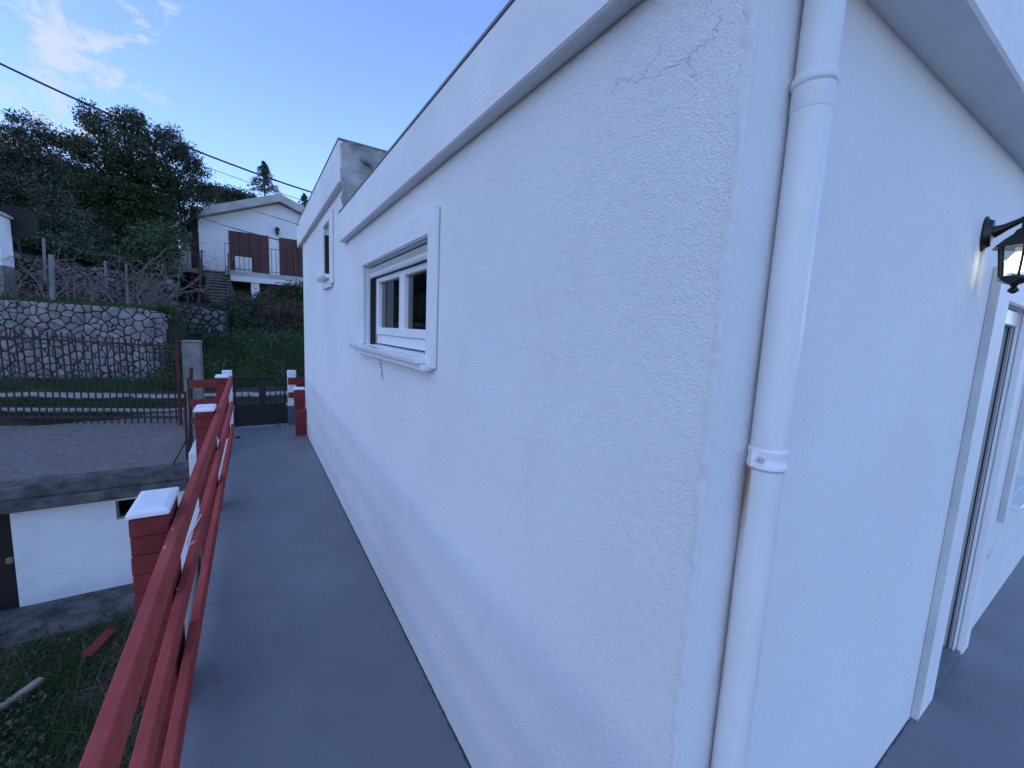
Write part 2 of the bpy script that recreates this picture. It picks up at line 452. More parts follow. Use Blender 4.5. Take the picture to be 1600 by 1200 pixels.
ys = np.unique(np.concatenate([np.array([-300, -120, -50, -20, -10, -6]), np.arange(-4, 12.9, 0.25), np.array([12.94, 12.96, 13.2]), np.arange(13.5, 17.01, 0.5), np.array([17.04, 17.06]), np.arange(17.5, 40, 1.0), np.array([42, 46, 52, 60, 70, 80, 90, 110, 150, 220, 320])]))
gx, gy = np.meshgrid(xs, ys)
gz = ground(gx, gy)
near = (np.abs(gx) < 10) & (gy < 40)
bump_ = rng.normal(0, 0.02, gz.shape) * near
gz = gz + np.where((gy > 8.6) & (gy < 11.3), 0, bump_)
V = np.stack([gx, gy, gz], -1).reshape(-1, 3)
nx_, ny_ = len(xs), len(ys)
idx = np.arange(nx_ * ny_).reshape(ny_, nx_)
F = np.stack([idx[:-1, :-1], idx[:-1, 1:], idx[1:, 1:], idx[1:, :-1]], -1).reshape(-1, 4)
gr = npmesh('ground', V, F, SOIL); gr['kind'] = 'structure'
for p in gr.data.polygons: p.use_smooth = True

# two gravel wheel ruts of the track (thin sheets on the ground)
def rut(yfun, w, name):
    X = np.arange(-14, 9, 0.09)
    rows = []
    for t in (-0.5, -0.17, 0.17, 0.5):
        jit = (rng.normal(0, 0.045, X.shape) + .07 * np.sin(X * 2.3 + t * 3) + .05 * np.sin(X * 5.1 + t)) * (abs(t) > 0.3)
        Y = yfun(X) + t * w + jit
        rows.append(np.stack([X, Y, ground(X, Y) + 0.03 - 0.05 * (abs(t) > 0.3)], -1))
    Vv = np.concatenate(rows)
    k = len(X); ii = np.arange(4 * k).reshape(4, k)
    Ff = np.stack([ii[:-1, :-1], ii[:-1, 1:], ii[1:, 1:], ii[1:, :-1]], -1).reshape(-1, 4)
    o = npmesh(name, Vv, Ff, ROADM); o['kind'] = 'structure'; return o
rut(lambda X: 9.35 + 0.03 * X, 0.32, 'track')
rut(lambda X: 10.62 + 0.05 * (X + 3) * (X < 0) + 0.15 * np.clip(X, 0, 9), 0.46, 'track')

# ------------------------------------------------------------------ walkway and terrace floor
W = 0.704; S = 0.42
d = MB()
d.box(-0.30, -5.0, -0.16, W + 0.02, 8.0, 0.0)
d.box(W + 0.02, -5.0, -0.16, 12.0, S + 0.02, 0.0)
# fine subdivisions are not needed: wear lives in the paint
o = d.build('walkway', DECK); o['kind'] = 'structure'
d = MB().box(-0.28, -5.0, -1.75, 12.0, -4.8, -0.162).box(-0.28, -4.8, -1.75, -0.12, 8.0, -0.162)
d.build('walkway_base', WHITEW)['kind'] = 'structure'

grit = MB()
for q in range(170):
    y = random.uniform(.7, 7.6); x = random.uniform(-.24, .66); s_ = random.uniform(.0015, .0042) * (1 + .15 * y)
    k_ = 5; a_ = random.uniform(0, 6)
    ring = [(x + s_ * math.cos(a_ + 2 * math.pi * i / k_) * random.uniform(.6, 1.2), y + s_ * math.sin(a_ + 2 * math.pi * i / k_) * random.uniform(.6, 1.4), .0006) for i in range(k_)]
    grit.add(ring + [(x, y, .0006 + s_ * .6)], [(i, (i + 1) % k_, k_) for i in range(k_)])
for q in range(90):
    x = random.uniform(1.5, 5.5); y = random.uniform(-1.2, .38); s_ = random.uniform(.0015, .004)
    grit.add([(x + s_, y, .0006), (x, y + s_, .0006), (x - s_, y, .0006), (x, y - s_, .0006), (x, y, .0006 + s_ * .6)], [(0, 1, 4), (1, 2, 4), (2, 3, 4), (3, 0, 4)])
grit = grit.build('grit', mat('dark_grit', (0.06, 0.06, 0.062), .95, col2=(0.25, 0.24, 0.22), vscale=9)); tag(grit, 'loose grit and paint specks on the grey walkway', 'grit', kind='stuff')
# ------------------------------------------------------------------ main white house
house = thing('house', (W, S, 0), 'near white stuccoed house with a corner downpipe, small shuttered window and flat overhanging roof', 'house')
Y1, Y2 = 3.84, 7.2            # start of the raised section, far end
Z1, Z2 = 2.45, 2.93
TH = 0.26

def wall_panels(mb, fixed, axis, sgn, u0, u1, v0, v1, holes, th):
    """outer face with openings plus their reveals; axis 'x': plane x=fixed, u=y; axis 'y': plane y=fixed, u=x; v=z"""
    us = sorted({u0, u1, *[h[0] for h in holes], *[h[1] for h in holes]})
    vs_ = sorted({v0, v1, *[h[2] for h in holes], *[h[3] for h in holes]})
    P = (lambda u, v, dd: (fixed + dd, u, v)) if axis == 'x' else (lambda u, v, dd: (u, fixed + dd, v))
    def inhole(u, v): return any(h[0] < u < h[1] and h[2] < v < h[3] for h in holes)
    vid = {}
    V_, F_ = [], []
    def vi(u, v, dd):
        k = (round(u, 5), round(v, 5), dd)
        if k not in vid: vid[k] = len(V_); V_.append(P(u, v, dd))
        return vid[k]
    for i in range(len(us) - 1):
        for j in range(len(vs_) - 1):
            if inhole((us[i] + us[i + 1]) / 2, (vs_[j] + vs_[j + 1]) / 2): continue
            for dd in (0.0, th):
                q = (vi(us[i], vs_[j], dd), vi(us[i + 1], vs_[j], dd), vi(us[i + 1], vs_[j + 1], dd), vi(us[i], vs_[j + 1], dd))
                F_.append(q if dd == 0 else q[::-1])
    for h in holes:
        for a, b in (((h[0], h[2]), (h[1], h[2])), ((h[1], h[2]), (h[1], h[3])), ((h[1], h[3]), (h[0], h[3])), ((h[0], h[3]), (h[0], h[2]))):
            F_.append((vi(*a, 0.0), vi(*b, 0.0), vi(*b, th), vi(*a, th)))
    for a, b in (((u0, v0), (u1, v0)), ((u1, v0), (u1, v1)), ((u1, v1), (u0, v1)), ((u0, v1), (u0, v0))):
        F_.append((vi(*a, 0.0), vi(*b, 0.0), vi(*b, th), vi(*a, th)))
    mb.add(V_, F_)

OPL = (1.815, 3.10, 1.62, 2.165)       # near window opening (y0,y1,z0,z1)
OPL2 = (4.53, 4.93, 2.25, 2.765)       # small window of the raised section
mb = MB(); wall_panels(mb, W, 'x', 1, S + 0.004, Y1, -0.16, Z1 + 0.02, [OPL], TH)
w1 = mb.build('wall', STUCCO, house)
mb = MB(); wall_panels(mb, W, 'x', 1, Y1, Y2, -0.16, Z2 + 0.02, [OPL2], TH)
mb.build('wall', STUCCO, house)
DOOR = (2.88, 3.46, 0.0, 1.985)
WINR = (4.12, 5.2, 0.80, 1.9)
mb = MB(); wall_panels(mb, S, 'y', 1, W + 0.001, 9.5, -0.16, Z1 + 0.6, [(DOOR[0], DOOR[1], 0.001, DOOR[3]), WINR], TH)
mb.build('wall', PLASTER, house)
mb = MB().box(W + TH, Y2 - TH, -1.6, 9.5, Y2 - 0.002, Z2 + 0.01).box(9.25, S + TH, -1.6, 9.5, Y2 - TH - 0.002, Z1)
mb.build('wall', FARWHITE, house)
MB().box(W + TH, S + TH, -0.1, 9.25, Y2 - TH, -0.02).build('interior_floor', ROOM, house)
MB().box(1.7, S + TH, 0, 1.78, Y2 - TH, 2.4).build('interior_wall', ROOM, house)
# plinth below the deck, seen only from the yard
MB().box(W + 0.03, S + 0.03, -1.7, 9.5, Y2 - 0.03, -0.165).build('footing', CONC, house)

# irregular plaster bead down the corner where rough render meets smooth band
mb = MB(); zz = np.arange(0.0, 2.44, 0.012)
L_, R_ = [], []
wob = np.cumsum(rng.normal(0, 0.0012, len(zz))); wob -= np.linspace(wob[0], wob[-1], len(zz))
for i, z in enumerate(zz):
    a = 0.010 + 0.008 * random.random() + wob[i] * 0.6
    e = 0.0018 + 0.0042 * random.random()
    L_ += [(W - 0.0005, S + a + 0.004, z), (W - e, S + a * 0.35, z), (W - e * 0.8, S - 0.0025 - 0.002 * random.random(), z), (W + 0.012 + 0.004 * random.random(), S - 0.0008, z)]
fs = []
for i in range(len(zz) - 1):
    for k in range(3):
        b = i * 4 + k; fs.append((b, b + 1, b + 5, b + 4))
mb.add(L_, fs)
mb.build('corner_bead', PLASTER, house, smooth=True)

# grubby joint where the walls meet the painted floor
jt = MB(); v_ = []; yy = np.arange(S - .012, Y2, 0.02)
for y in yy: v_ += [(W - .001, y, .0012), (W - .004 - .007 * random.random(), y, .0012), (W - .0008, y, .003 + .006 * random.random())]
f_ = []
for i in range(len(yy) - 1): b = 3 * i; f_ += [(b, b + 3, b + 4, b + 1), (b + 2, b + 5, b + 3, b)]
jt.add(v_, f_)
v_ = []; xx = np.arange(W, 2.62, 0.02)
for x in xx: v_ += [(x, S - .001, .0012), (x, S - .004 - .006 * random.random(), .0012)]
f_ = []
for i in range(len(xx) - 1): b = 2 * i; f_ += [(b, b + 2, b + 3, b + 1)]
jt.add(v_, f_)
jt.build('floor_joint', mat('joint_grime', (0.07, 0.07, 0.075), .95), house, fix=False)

# roof slabs: lower one tilts up slightly to the right
def slab(x0, y0, x1, y1, z0, z1, tilt):
    t = tilt * (x1 - x0)
    return MB().add([(x0, y0, z0), (x1, y0, z0 + t), (x1, y1, z0 + t), (x0, y1, z0), (x0, y0, z1), (x1, y0, z1 + t), (x1, y1, z1 + t), (x0, y1, z1)],
                    [(0, 3, 2, 1), (4, 5, 6, 7), (0, 1, 5, 4), (1, 2, 6, 5), (2, 3, 7, 6), (3, 0, 4, 7)])
rf = slab(0.652, 0.302, 9.8, Y1 + 0.0, Z1 - 0.008, 2.68, 0.05).build('roof', FASCIA, house, bevel=0.006)
slab(0.649, 0.299, 9.8, Y1 + 0.002, 2.681, 2.690, 0.05).build('flashing', mat('dull_lead', (0.20, 0.20, 0.21), 0.5), rf)
rf2 = MB().prism([(0.652, Z2), (9.8, Z2), (9.8, 3.30), (0.652, 3.262)], 'y', Y1 + 0.006, 7.52)
rf2 = rf2.build('roof', FASCIA, house, bevel=0.006)
MB().box(0.650, Y1 + 0.004, 3.268, 9.7, 7.524, 3.28).build('flashing', bpy.data.materials['dull_lead'], rf2)
# raw cement face of the raised part, lumpy sheet standing proud of it
NX, NZ = 34, 16
Vv = []; 
for j in range(NZ + 1):
    for i in range(NX + 1):
        x = 0.672 + (4.0) * (i / NX) ** 1.6; z = 2.66 + 0.60 * j / NZ
        if i == 0: x += random.uniform(-0.006, 0.016)
        if j == NZ: z -= 0.012 * random.random()
        Vv.append((x, Y1 - 0.008 - 0.02 * random.random() * (0 < i), z))
Ff = [(j * (NX + 1) + i, j * (NX + 1) + i + 1, (j + 1) * (NX + 1) + i + 1, (j + 1) * (NX + 1) + i) for j in range(NZ) for i in range(NX)]
MB().add(Vv, Ff).build('cement_face', CEMENT, house, smooth=True, fix=False)
# grey vent elbow out of the cement face
a = [(0.835, Y1 + 0.03, 3.13), (0.855, Y1 - 0.02, 3.145), (0.885, Y1 - 0.055, 3.14), (0.92, Y1 - 0.08, 3.11), (0.95, Y1 - 0.085, 3.06), (0.965, Y1 - 0.085, 2.98), (0.97, Y1 - 0.085, 2.70)]
MB().tube(a, 0.035, 14).build('vent_pipe', mat('grey_drain_pipe', (0.20, 0.20, 0.21), 0.5), house, smooth=True)

# hairline cracks in the render (thin dark ribbons lying in the plaster)
CRACK = mat('crack_grey', (0.42, 0.41, 0.42), 1.0)  # plain grey for the cracks and the clamp gap
def crack(pts, w, jit=0.008, n=6):
    P_ = []
    for (y0, z0), (y1, z1) in zip(pts[:-1], pts[1:]):
        for k in range(n):
            t = k / n; P_.append((lerp(y0, y1, t) + random.gauss(0, jit * .6), lerp(z0, z1, t) + random.gauss(0, jit * .6)))
    P_.append(pts[-1])
    m_ = MB(); m_.tube([(W - 0.0003, y, z) for y, z in P_], [w * random.uniform(0.4, 1.0) for _ in P_], 5)
    return m_
crack([(.74, 2.298), (.717, 2.313), (.675, 2.296), (.606, 2.276), (.549, 2.274), (.526, 2.279), (.499, 2.278), (.487, 2.313)], .0006, .007).build('crack', CRACK, house)
crack([(.655, 2.29), (.63, 2.305), (.60, 2.335)], .0004, .006).build('crack', CRACK, house)
crack([(.549, 2.274), (.535, 2.262), (.52, 2.235)], .0004, .006).build('crack', CRACK, house)

# --- near window
def frame_box(mb, x0, x1, y0, y1, z0, z1, wl, wr, wb, wt):
    mb.box(x0, y0, z0, x1, y0 + wl, z1); mb.box(x0, y1 - wr, z0, x1, y1, z1)
    mb.box(x0, y0 + wl, z0, x1, y1 - wr, z0 + wb); mb.box(x0, y0 + wl, z1 - wt, x1, y1 - wr, z1)
    return mb
def window(op, near):
    y0, y1, z0, z1 = op
    xf = W + 0.07
    fr = frame_box(MB(), xf, xf + 0.065, y0 + 0.03, y1 - 0.03, z0 + 0.012, z1 - 0.06, 0.03, 0.03, 0.06 if near else 0.04, 0.015).build('window', UPVC, house, bevel=0.003)
    # plastered surround standing off the wall
    sur = MB(); p0 = W - 0.028
    if near:
        a0, a1, b0, b1 = 1.73, 3.235, 1.572, 2.281
        sur.prism([(a0, b0), (a0, b1), (a1, b1), (a1, z0 - 0.0), (y1 + 0.002, z0), (y1 + 0.002, z1), (y0, z1), (y0, b0)], 'x', p0, W - 0.002)
    else:
        a0, a1, b0, b1 = 4.415, 5.0, 2.15, 2.86
        sur.prism([(a0, b0), (a0, b1), (a1, b1), (a1, z0 - 0.0), (y1 + 0.002, z0), (y1 + 0.002, z1), (y0, z1), (y0, b0)], 'x', p0, W - 0.002)
    sur.build('surround', TRIM, fr, bevel=0.006, seg=2)
    # projecting sill
    if near:
        MB().box(W - 0.085, y0 - 0.02, z0 - 0.032, xf, y1 + 0.17, z0 - 0.002).build('sill', TILEW, fr, bevel=0.006, seg=2)
        MB().box(W - 0.060, y0 - 0.04, z0 - 0.062, W - 0.004, y1 + 0.10, z0 - 0.034).build('sill_support', TRIM, fr, bevel=0.004)
    else:
        MB().box(W - 0.075, y0 - 0.02, z0 - 0.045, xf, y1 + 0.16, z0 - 0.004).build('sill', TILEW, fr, bevel=0.006, seg=2)
        MB().box(W - 0.030, y0 - 0.03, z0 - 0.13, W - 0.004, y1 + 0.03, z0 - 0.047).build('sill_support', TRIM, fr, bevel=0.004)
    # roller shutter: rolled-up slats and the dark guide channels
    for k in range(2):
        zt = z1 - 0.004 - k * 0.036
        MB().prism([(W + 0.030 + 0.006 * (k == 0), zt - 0.033), (W + 0.024, zt - 0.018), (W + 0.030, zt - 0.002), (W + 0.05, zt - 0.002), (W + 0.05, zt - 0.033)], 'y', y0 + 0.004, y1 - 0.004).build('shutter_slat', UPVC, fr)
    MB().box(W + 0.05, y0 + 0.004, z1 - 0.078, xf - 0.002, y1 - 0.004, z1 - 0.006).build('shutter_box', DARK, fr)
    MB().box(W + (0.030 if near else -0.012), y1 - (0.026 if near else 0.05), z0 + 0.002, W + (0.062 if near else 0.1), y1 - 0.003, z1 - 0.08).build('shutter_guide', DARK, fr)
    MB().box(W + 0.030, y0 + 0.003, z0 + 0.002, xf + 0.05, y0 + 0.028, z1 - 0.08).build('shutter_guide', ALU, fr)
    # sashes
    n_ = 2 if near else 1
    ya, yb = y0 + 0.062, y1 - 0.062
    zb, zt = z0 + 0.075 if near else z0 + 0.055, z1 - 0.077
    for k in range(n_):
        u0 = ya + (yb - ya) * k / n_ + (0.002 if k else 0); u1 = ya + (yb - ya) * (k + 1) / n_ - (0.002 if k < n_ - 1 else 0)
        frame_box(MB(), xf - 0.012, xf + 0.05, u0, u1, zb, zt, 0.044, 0.044, 0.05, 0.035).build('sash', UPVC, fr, bevel=0.004)
        MB().box(xf + 0.016, u0 + 0.042, zb + 0.048, xf + 0.022, u1 - 0.042, zt - 0.033).build('pane', GLASS, fr)
    return fr
wn1 = window(OPL, True)
wn1['label'] = 'wide two-sash white window with a thick plaster surround'
wn2 = window(OPL2, False)
wn2['label'] = 'narrow white window in the raised far section'
# net curtain behind the near window
cv = []
for i in range(41):
    y = 2.42 + 0.75 * i / 40
    cv += [(W + 0.30 + 0.018 * math.sin(i * 1.9), y, 1.60), (W + 0.30 + 0.018 * math.sin(i * 1.9), y, 2.2)]
MB().add(cv, [(2 * i, 2 * i + 2, 2 * i + 3, 2 * i + 1) for i in range(40)]).build('curtain', mat('grey_curtain', (0.42, 0.42, 0.42), 0.9), wn1)
# scuffed patch under the sill: little flakes of bare plaster
fl = MB()
for (y, z, s_) in ((2.715, 1.535, .020), (2.70, 1.512, .016), (2.665, 1.515, .018), (2.69, 1.49, .016), (2.655, 1.488, .020), (2.64, 1.465, .014), (2.675, 1.46, .014), (2.65, 1.445, .022), (2.635, 1.42, .016)):
    k = 7; ring = [(W - 0.0012, y + s_ * random.uniform(.5, 1) * math.cos(2 * math.pi * i / k), z + s_ * random.uniform(.4, .9) * math.sin(2 * math.pi * i / k)) for i in range(k)]
    fl.add(ring + [(W - 0.003, y, z)], [(i, (i + 1) % k, k) for i in range(k)])
fl.build('chipped_patch', CEMENT, house)

# --- door opening on the terrace side
TRACK = mat('grey_track_metal', (0.48, 0.49, 0.50), 0.5)
dr = MB().prism([(2.64, 0.0), (2.875, 0.0), (2.875, 1.99), (3.455, 1.99), (3.455, 0.0), (3.60, 0.0), (3.60, 2.12), (2.64, 2.12)], 'y', S - 0.028, S - 0.002).build('door_surround', TRIM, house, bevel=0.005, seg=2)
MB().box(2.634, S - 0.0285, 0.002, 2.6395, S - 0.0015, 2.118).build('side_shade_strip', mat('shaded_side_grey', (0.54, 0.55, 0.55), 0.8, var=.1, bump=.4, bscale=60), dr)  # added strip: its grey paints in the surround's shaded, dirtier side
dd = MB(); dd.box(2.884, S + 0.10, 0.03, 2.93, S + 0.16, 1.975); dd.box(3.40, S + 0.10, 0.03, 3.452, S + 0.16, 1.975); dd.box(2.93, S + 0.10, 1.92, 3.40, S + 0.16, 1.975)
dd.build('door_frame', ALU, dr, bevel=0.003)
MB().box(2.935, S + 0.115, 0.035, 3.395, S + 0.15, 1.915).build('door_leaf', ALU, dr)
for k, (ya, yb, m_) in enumerate(((0.002, 0.010, UPVC), (0.0102, 0.0135, DARK), (0.0137, 0.022, TRACK), (0.0222, 0.030, ALU), (0.0302, 0.034, DARK), (0.0342, 0.092, TRACK))):
    MB().box(3.42 + .006 * (k % 2), S + ya, 0.024, 3.4585, S + yb, 1.90).build('guide_track', m_, dr, bevel=0.001)
MB().box(2.89, S + 0.010, 1.905, 3.456, S + 0.092, 1.98).build('shutter_box', UPVC, dr, bevel=0.004)
MB().box(2.885, S - 0.02, 0.004, 3.455, S + 0.2, 0.022).build('threshold', DECK, dr)
# terrace window at the right edge
wr = MB(); a, b, z0, z1 = WINR
wr.box(a + .01, S + .09, z0 + .01, a + .06, S + .15, z1 - .01); wr.box(b - .06, S + .09, z0 + .01, b - .01, S + .15, z1 - .01); wr.box(a + .06, S + .09, z0 + .01, b - .06, S + .15, z0 + .07); wr.box(a + .06, S + .09, z1 - .07, b - .06, S + .15, z1 - .01); wr.box(4.62, S + .09, z0 + .07, 4.70, S + .15, z1 - .07)
wr = wr.build('window', UPVC, house, bevel=0.003); wr['label'] = 'terrace window beyond the door, cut by the right edge'
MB().prism([(3.98, 0.70), (4.11, 0.70), (4.11, 1.905), (5.22, 1.905), (5.22, 0.70), (5.36, 0.70), (5.36, 2.03), (3.98, 2.03)], 'y', S - 0.028, S - 0.002).build('surround', TRIM, wr, bevel=0.005)
MB().box(3.974, S - 0.0285, 0.702, 3.9795, S - 0.0015, 2.028).build('side_shade_strip', bpy.data.materials['shaded_side_grey'], wr)  # same added grey, painting in shade on the window surround's side
MB().box(4.113, S - 0.075, 0.765, 5.217, S + 0.085, 0.796).build('sill', TILEW, wr, bevel=0.004)
MB().box(a + .06, S + .115, z0 + .07, 4.62, S + .121, z1 - .07).box(4.70, S + .115, z0 + .07, b - .06, S + .121, z1 - .07).build('pane', GLASS, wr)
# small blank cover plate low on the wall
pl = MB().lathe(3.86, 0, [(0.036, 0), (0.036, 0.008), (0.028, 0.013)], 18)
pl.v = [(x, S - z, 0.535 + y * 1.5) for x, y, z in pl.v]
pl.build('cover_plate', PVC, house, smooth=True)

# --- corner downpipe
PX, PY, PR = 0.849, 0.3865, 0.0315
dp = MB().lathe(PX, PY, [(PR, 0.02), (PR, 2.20), (PR, 2.205)], 32).lathe(PX, PY, [(PR * .975, 2.20), (PR * .975, 2.442)], 32).build('downpipe', PVC, house, smooth=True)
MB().lathe(PX, PY, [(PR + .0003, 2.160), (PR + .0013, 2.163), (PR + .0013, 2.200), (PR + .0036, 2.202), (PR + .0046, 2.206), (PR + .0046, 2.211), (PR + .0036, 2.215), (PR + .0012, 2.2205)], 32).build('pipe_socket', PVC, dp, smooth=True)
cl = MB().lathe(PX, PY, [(PR + .001, 1.511), (PR + .003, 1.513), (PR + .003, 1.522), (PR + .002, 1.524), (PR + .002, 1.538), (PR + .003, 1.540), (PR + .003, 1.549), (PR + .001, 1.551)], 32)
cl.bar((PX - PR - .006, PY + .012, 1.531), (PX - PR + .008, PY - .006, 1.531), 0.008, 0.028); cl.bar((PX + PR - .006, PY - .008, 1.531), (PX + PR + .020, PY + .016, 1.531), 0.008, 0.028)
MB().lathe(PX, PY, [(PR + .0004, 1.508), (PR + .0015, 1.5085), (PR + .0015, 1.5105), (PR + .0004, 1.511)], 32).build('clamp_gap', CRACK, dp)
cl = cl.build('pipe_clamp', CAPW, dp, smooth=True)
for sx, sy in ((-1, .002), (1, -.004)):
    t = Vector((PX + sx * (PR + .002), PY + sy - .004, 1.531))
    MB().tube([t, t + Vector((sx * .003, -.008, 0))], [0.0058, 0.005], 8).build('clamp_screw', mat('painted_screw', (0.5, 0.46, 0.42), 0.5), cl)

# ------------------------------------------------------------------ wall lantern
LX = 2.37
lan = thing('wall_lantern', (LX, S, 2.2), 'lit black coach lantern on a bracket, mounted on the white wall by the door', 'wall lamp')
bp = MB().lathe(0, 0, [(0.042, 0.0), (0.042, 0.006), (0.034, 0.012), (0.030, 0.024), (0.012, 0.030)], 18)
bp.v = [(LX + x, S - z, 2.205 + y * 1.55) for x, y, z in bp.v]
bp.build('backplate', LAMPBLK, lan, smooth=True)
LY = S - 0.1; 
MB().tube([(LX, S - .02, 2.21), (LX, S - .035, 2.212), (LX, S - .055, 2.222), (LX, S - .085, 2.238), (LX, LY, 2.248), (LX, LY - .03, 2.25)], [.028, .019, .013, .010, .009, .008], 10).build('arm', LAMPBLK, lan, smooth=True)
def hexring(r, z, n=6, ph=0.26): return [(LX + r * math.cos(ph + 2 * math.pi * k / n), LY + r * math.sin(ph + 2 * math.pi * k / n), z) for k in range(n)]
def hexloft(rings):
    m_ = MB(); v = []; f = []
    for g in rings: v += g
    for i in range(len(rings) - 1):
        for k in range(6): f.append((i * 6 + k, i * 6 + (k + 1) % 6, (i + 1) * 6 + (k + 1) % 6, (i + 1) * 6 + k))
    f.append(tuple(range(5, -1, -1))); f.append(tuple((len(rings) - 1) * 6 + k for k in range(6)))
    return m_.add(v, f)
hexloft([hexring(.074, 2.143), hexring(.077, 2.147), hexring(.052, 2.172), hexring(.030, 2.190), hexring(.022, 2.205), hexring(.010, 2.212), hexring(.010, 2.245)]).build('roof', LAMPBLK, lan)
TOPR, BOTR, ZT, ZB = .056, .042, 2.143, 2.035
hexloft([hexring(BOTR + .004, ZB + .004), hexring(BOTR + .005, ZB - .006), hexring(.030, ZB - .018), hexring(.012, ZB - .026)]).build('base', LAMPBLK, lan)
ta, ba = hexring(TOPR, ZT), hexring(BOTR, ZB)
for k in range(6):
    MB().bar(ba[k], ta[k], .007, .007).build('glazing_bar', LAMPBLK, lan)
    a1, a2, b1, b2 = [Vector(q) for q in (ba[k], ba[(k + 1) % 6], ta[k], ta[(k + 1) % 6])]
    c_ = Vector((LX, LY, 2.09))
    def inn(q, o_): 
        dxy = Vector((c_.x - q.x, c_.y - q.y, 0)).normalized(); return q + dxy * o_
    q = [a1, a2, b2, b1]
    MB().add([inn(t, .0015) for t in q] + [inn(t, .0035) for t in q], [(0, 1, 2, 3), (7, 6, 5, 4), (0, 4, 5, 1), (1, 5, 6, 2), (2, 6, 7, 3), (3, 7, 4, 0)]).build('pane', LGLASS, lan)
MB().lathe(LX, LY, [(.012, ZB - .024), (.007, ZB - .034), (.014, ZB - .042), (.015, ZB - .048), (.008, ZB - .055), (.003, ZB - .058)], 12).build('finial', LAMPBLK, lan, smooth=True)
bl = MB().lathe(LX, LY, [(.004, 2.052), (.019, 2.056), (.027, 2.068), (.030, 2.084), (.028, 2.100), (.020, 2.114), (.013, 2.124)], 18).build('bulb', BULB, lan, smooth=True)
MB().lathe(LX, LY, [(.014, 2.124), (.014, 2.143)], 12).build('lamp_holder', CAPW, lan, smooth=True)

# ------------------------------------------------------------------ red railing on brick piers
RX = -0.285
rail = thing('railing', (RX - .1, 4.4, 0), 'red painted three-rail railing on white-capped brick piers along the walkway', 'railing')
def brick_pier(x0, x1, y0, y1, ztop, zfrom, capov, lab, rot=0.0):
    core = MB().box(x0 + .008, y0 + .008, -1.75, x1 - .008, y1 - .008, ztop - .03).build('pier', RED, rail)
    core['label'] = lab
    z = zfrom; h = 0.082
    while z < ztop - 0.04:
        z2 = min(z + h, ztop - .032)
        j = lambda: random.uniform(-.002, .002)
        MB().box(x0 + j(), y0 + j(), z, x1 + j() * .5, y1 + j(), z2 - .003).build('brick', RED, core, bevel=.0035)
        z = z2
    m_ = MB().add([(x0 - capov, y0 - capov, ztop - .028), (x1 + capov, y0 - capov, ztop - .028), (x1 + capov, y1 + capov, ztop - .028), (x0 - capov, y1 + capov, ztop - .028),
                   (x0 - capov, y0 - capov, ztop - .008), (x1 + capov, y0 - capov, ztop - .008), (x1 + capov, y1 + capov, ztop - .008), (x0 - capov, y1 + capov, ztop - .008),
                   (x0 + .015, y0 + .02, ztop), (x1 - .015, y0 + .02, ztop), (x1 - .015, y1 - .02, ztop), (x0 + .015, y1 - .02, ztop)],
                  [(0, 3, 2, 1), (0, 1, 5, 4), (1, 2, 6, 5), (2, 3, 7, 6), (3, 0, 4, 7), (4, 5, 9, 8), (5, 6, 10, 9), (6, 7, 11, 10), (7, 4, 8, 11), (8, 9, 10, 11)])
    m_.build('cap', CAPW, core, bevel=.004, seg=2)
brick_pier(-.442, -.318, 2.15, 2.42, .955, -.55, .008, 'nearest brick pier, white cap')
brick_pier(-.435, -.300, 4.42, 4.68, .965, -.35, .008, 'middle brick pier, white cap')
brick_pier(-.425, -.290, 6.80, 7.02, .985, -.1, .008, 'far brick pier by the gate, white cap')
brick_pier(-.452, -.328, -.25, .02, .955, -.55, .008, 'brick pier at the near end')
def rail_run(pts, h, w=.036):
    for a, b in zip(pts[:-1], pts[1:]):
        a = Vector(a) + Vector((.006, 0, 0)); b = Vector(b) + Vector((.006, 0, 0))
        MB().bar(a, b - (b - a).normalized() * .004, w, h).build('rail', REDRAIL, rail, bevel=.004)
rail_run([(-.298, -.6, .80), (-.298, 2.30, .815), (-.278, 4.55, .862), (-.262, 6.95, .905)], .118)
rail_run([(-.300, -.6, .485), (-.298, 2.36, .505), (-.278, 4.55, .535), (-.262, 6.95, .56)], .095)
rail_run([(-.290, -.6, .175), (-.287, 2.40, .185), (-.276, 4.55, .205), (-.260, 6.95, .225)], .115)
CHIP = mat('bare_chip', (0.45, 0.36, 0.30), 0.9)
for q in range(16):
    y = random.uniform(1.2, 6.2); z_ = lerp(.815, .90, (y - 2) / 5) + .0595 if q % 2 else lerp(.505, .555, (y - 2) / 5) + .048
    xx_ = lerp(-.292, -.256, max(0, (y - 2.3)) / 4.65) + random.uniform(-.016, .012)
    k_ = 6; s_ = random.uniform(.003, .008)
    ring = [(xx_ + s_ * .6 * random.uniform(.5, 1.2) * math.cos(2 * math.pi * i / k_), y + s_ * 2 * random.uniform(.5, 1.2) * math.sin(2 * math.pi * i / k_), z_ + .0006) for i in range(k_)]
    MB().add(ring + [(x, y_, z - .003) for x, y_, z in ring], [tuple(range(k_))] + [(i, i + k_, (i + 1) % k_ + k_, (i + 1) % k_) for i in range(k_)]).build('paint_chip', CHIP, rail)
# strip of torn plastic caught on the middle rail
tag(MB().tube([(-.285, 2.62, .57), (-.300, 2.60, .565), (-.318, 2.62, .56), (-.315, 2.72, .563), (-.300, 2.85, .566), (-.285, 2.98, .568)], .005, 6).build('plastic_strip', PLASTIC), 'thin torn pink plastic strip caught on the middle red rail', 'plastic strip')

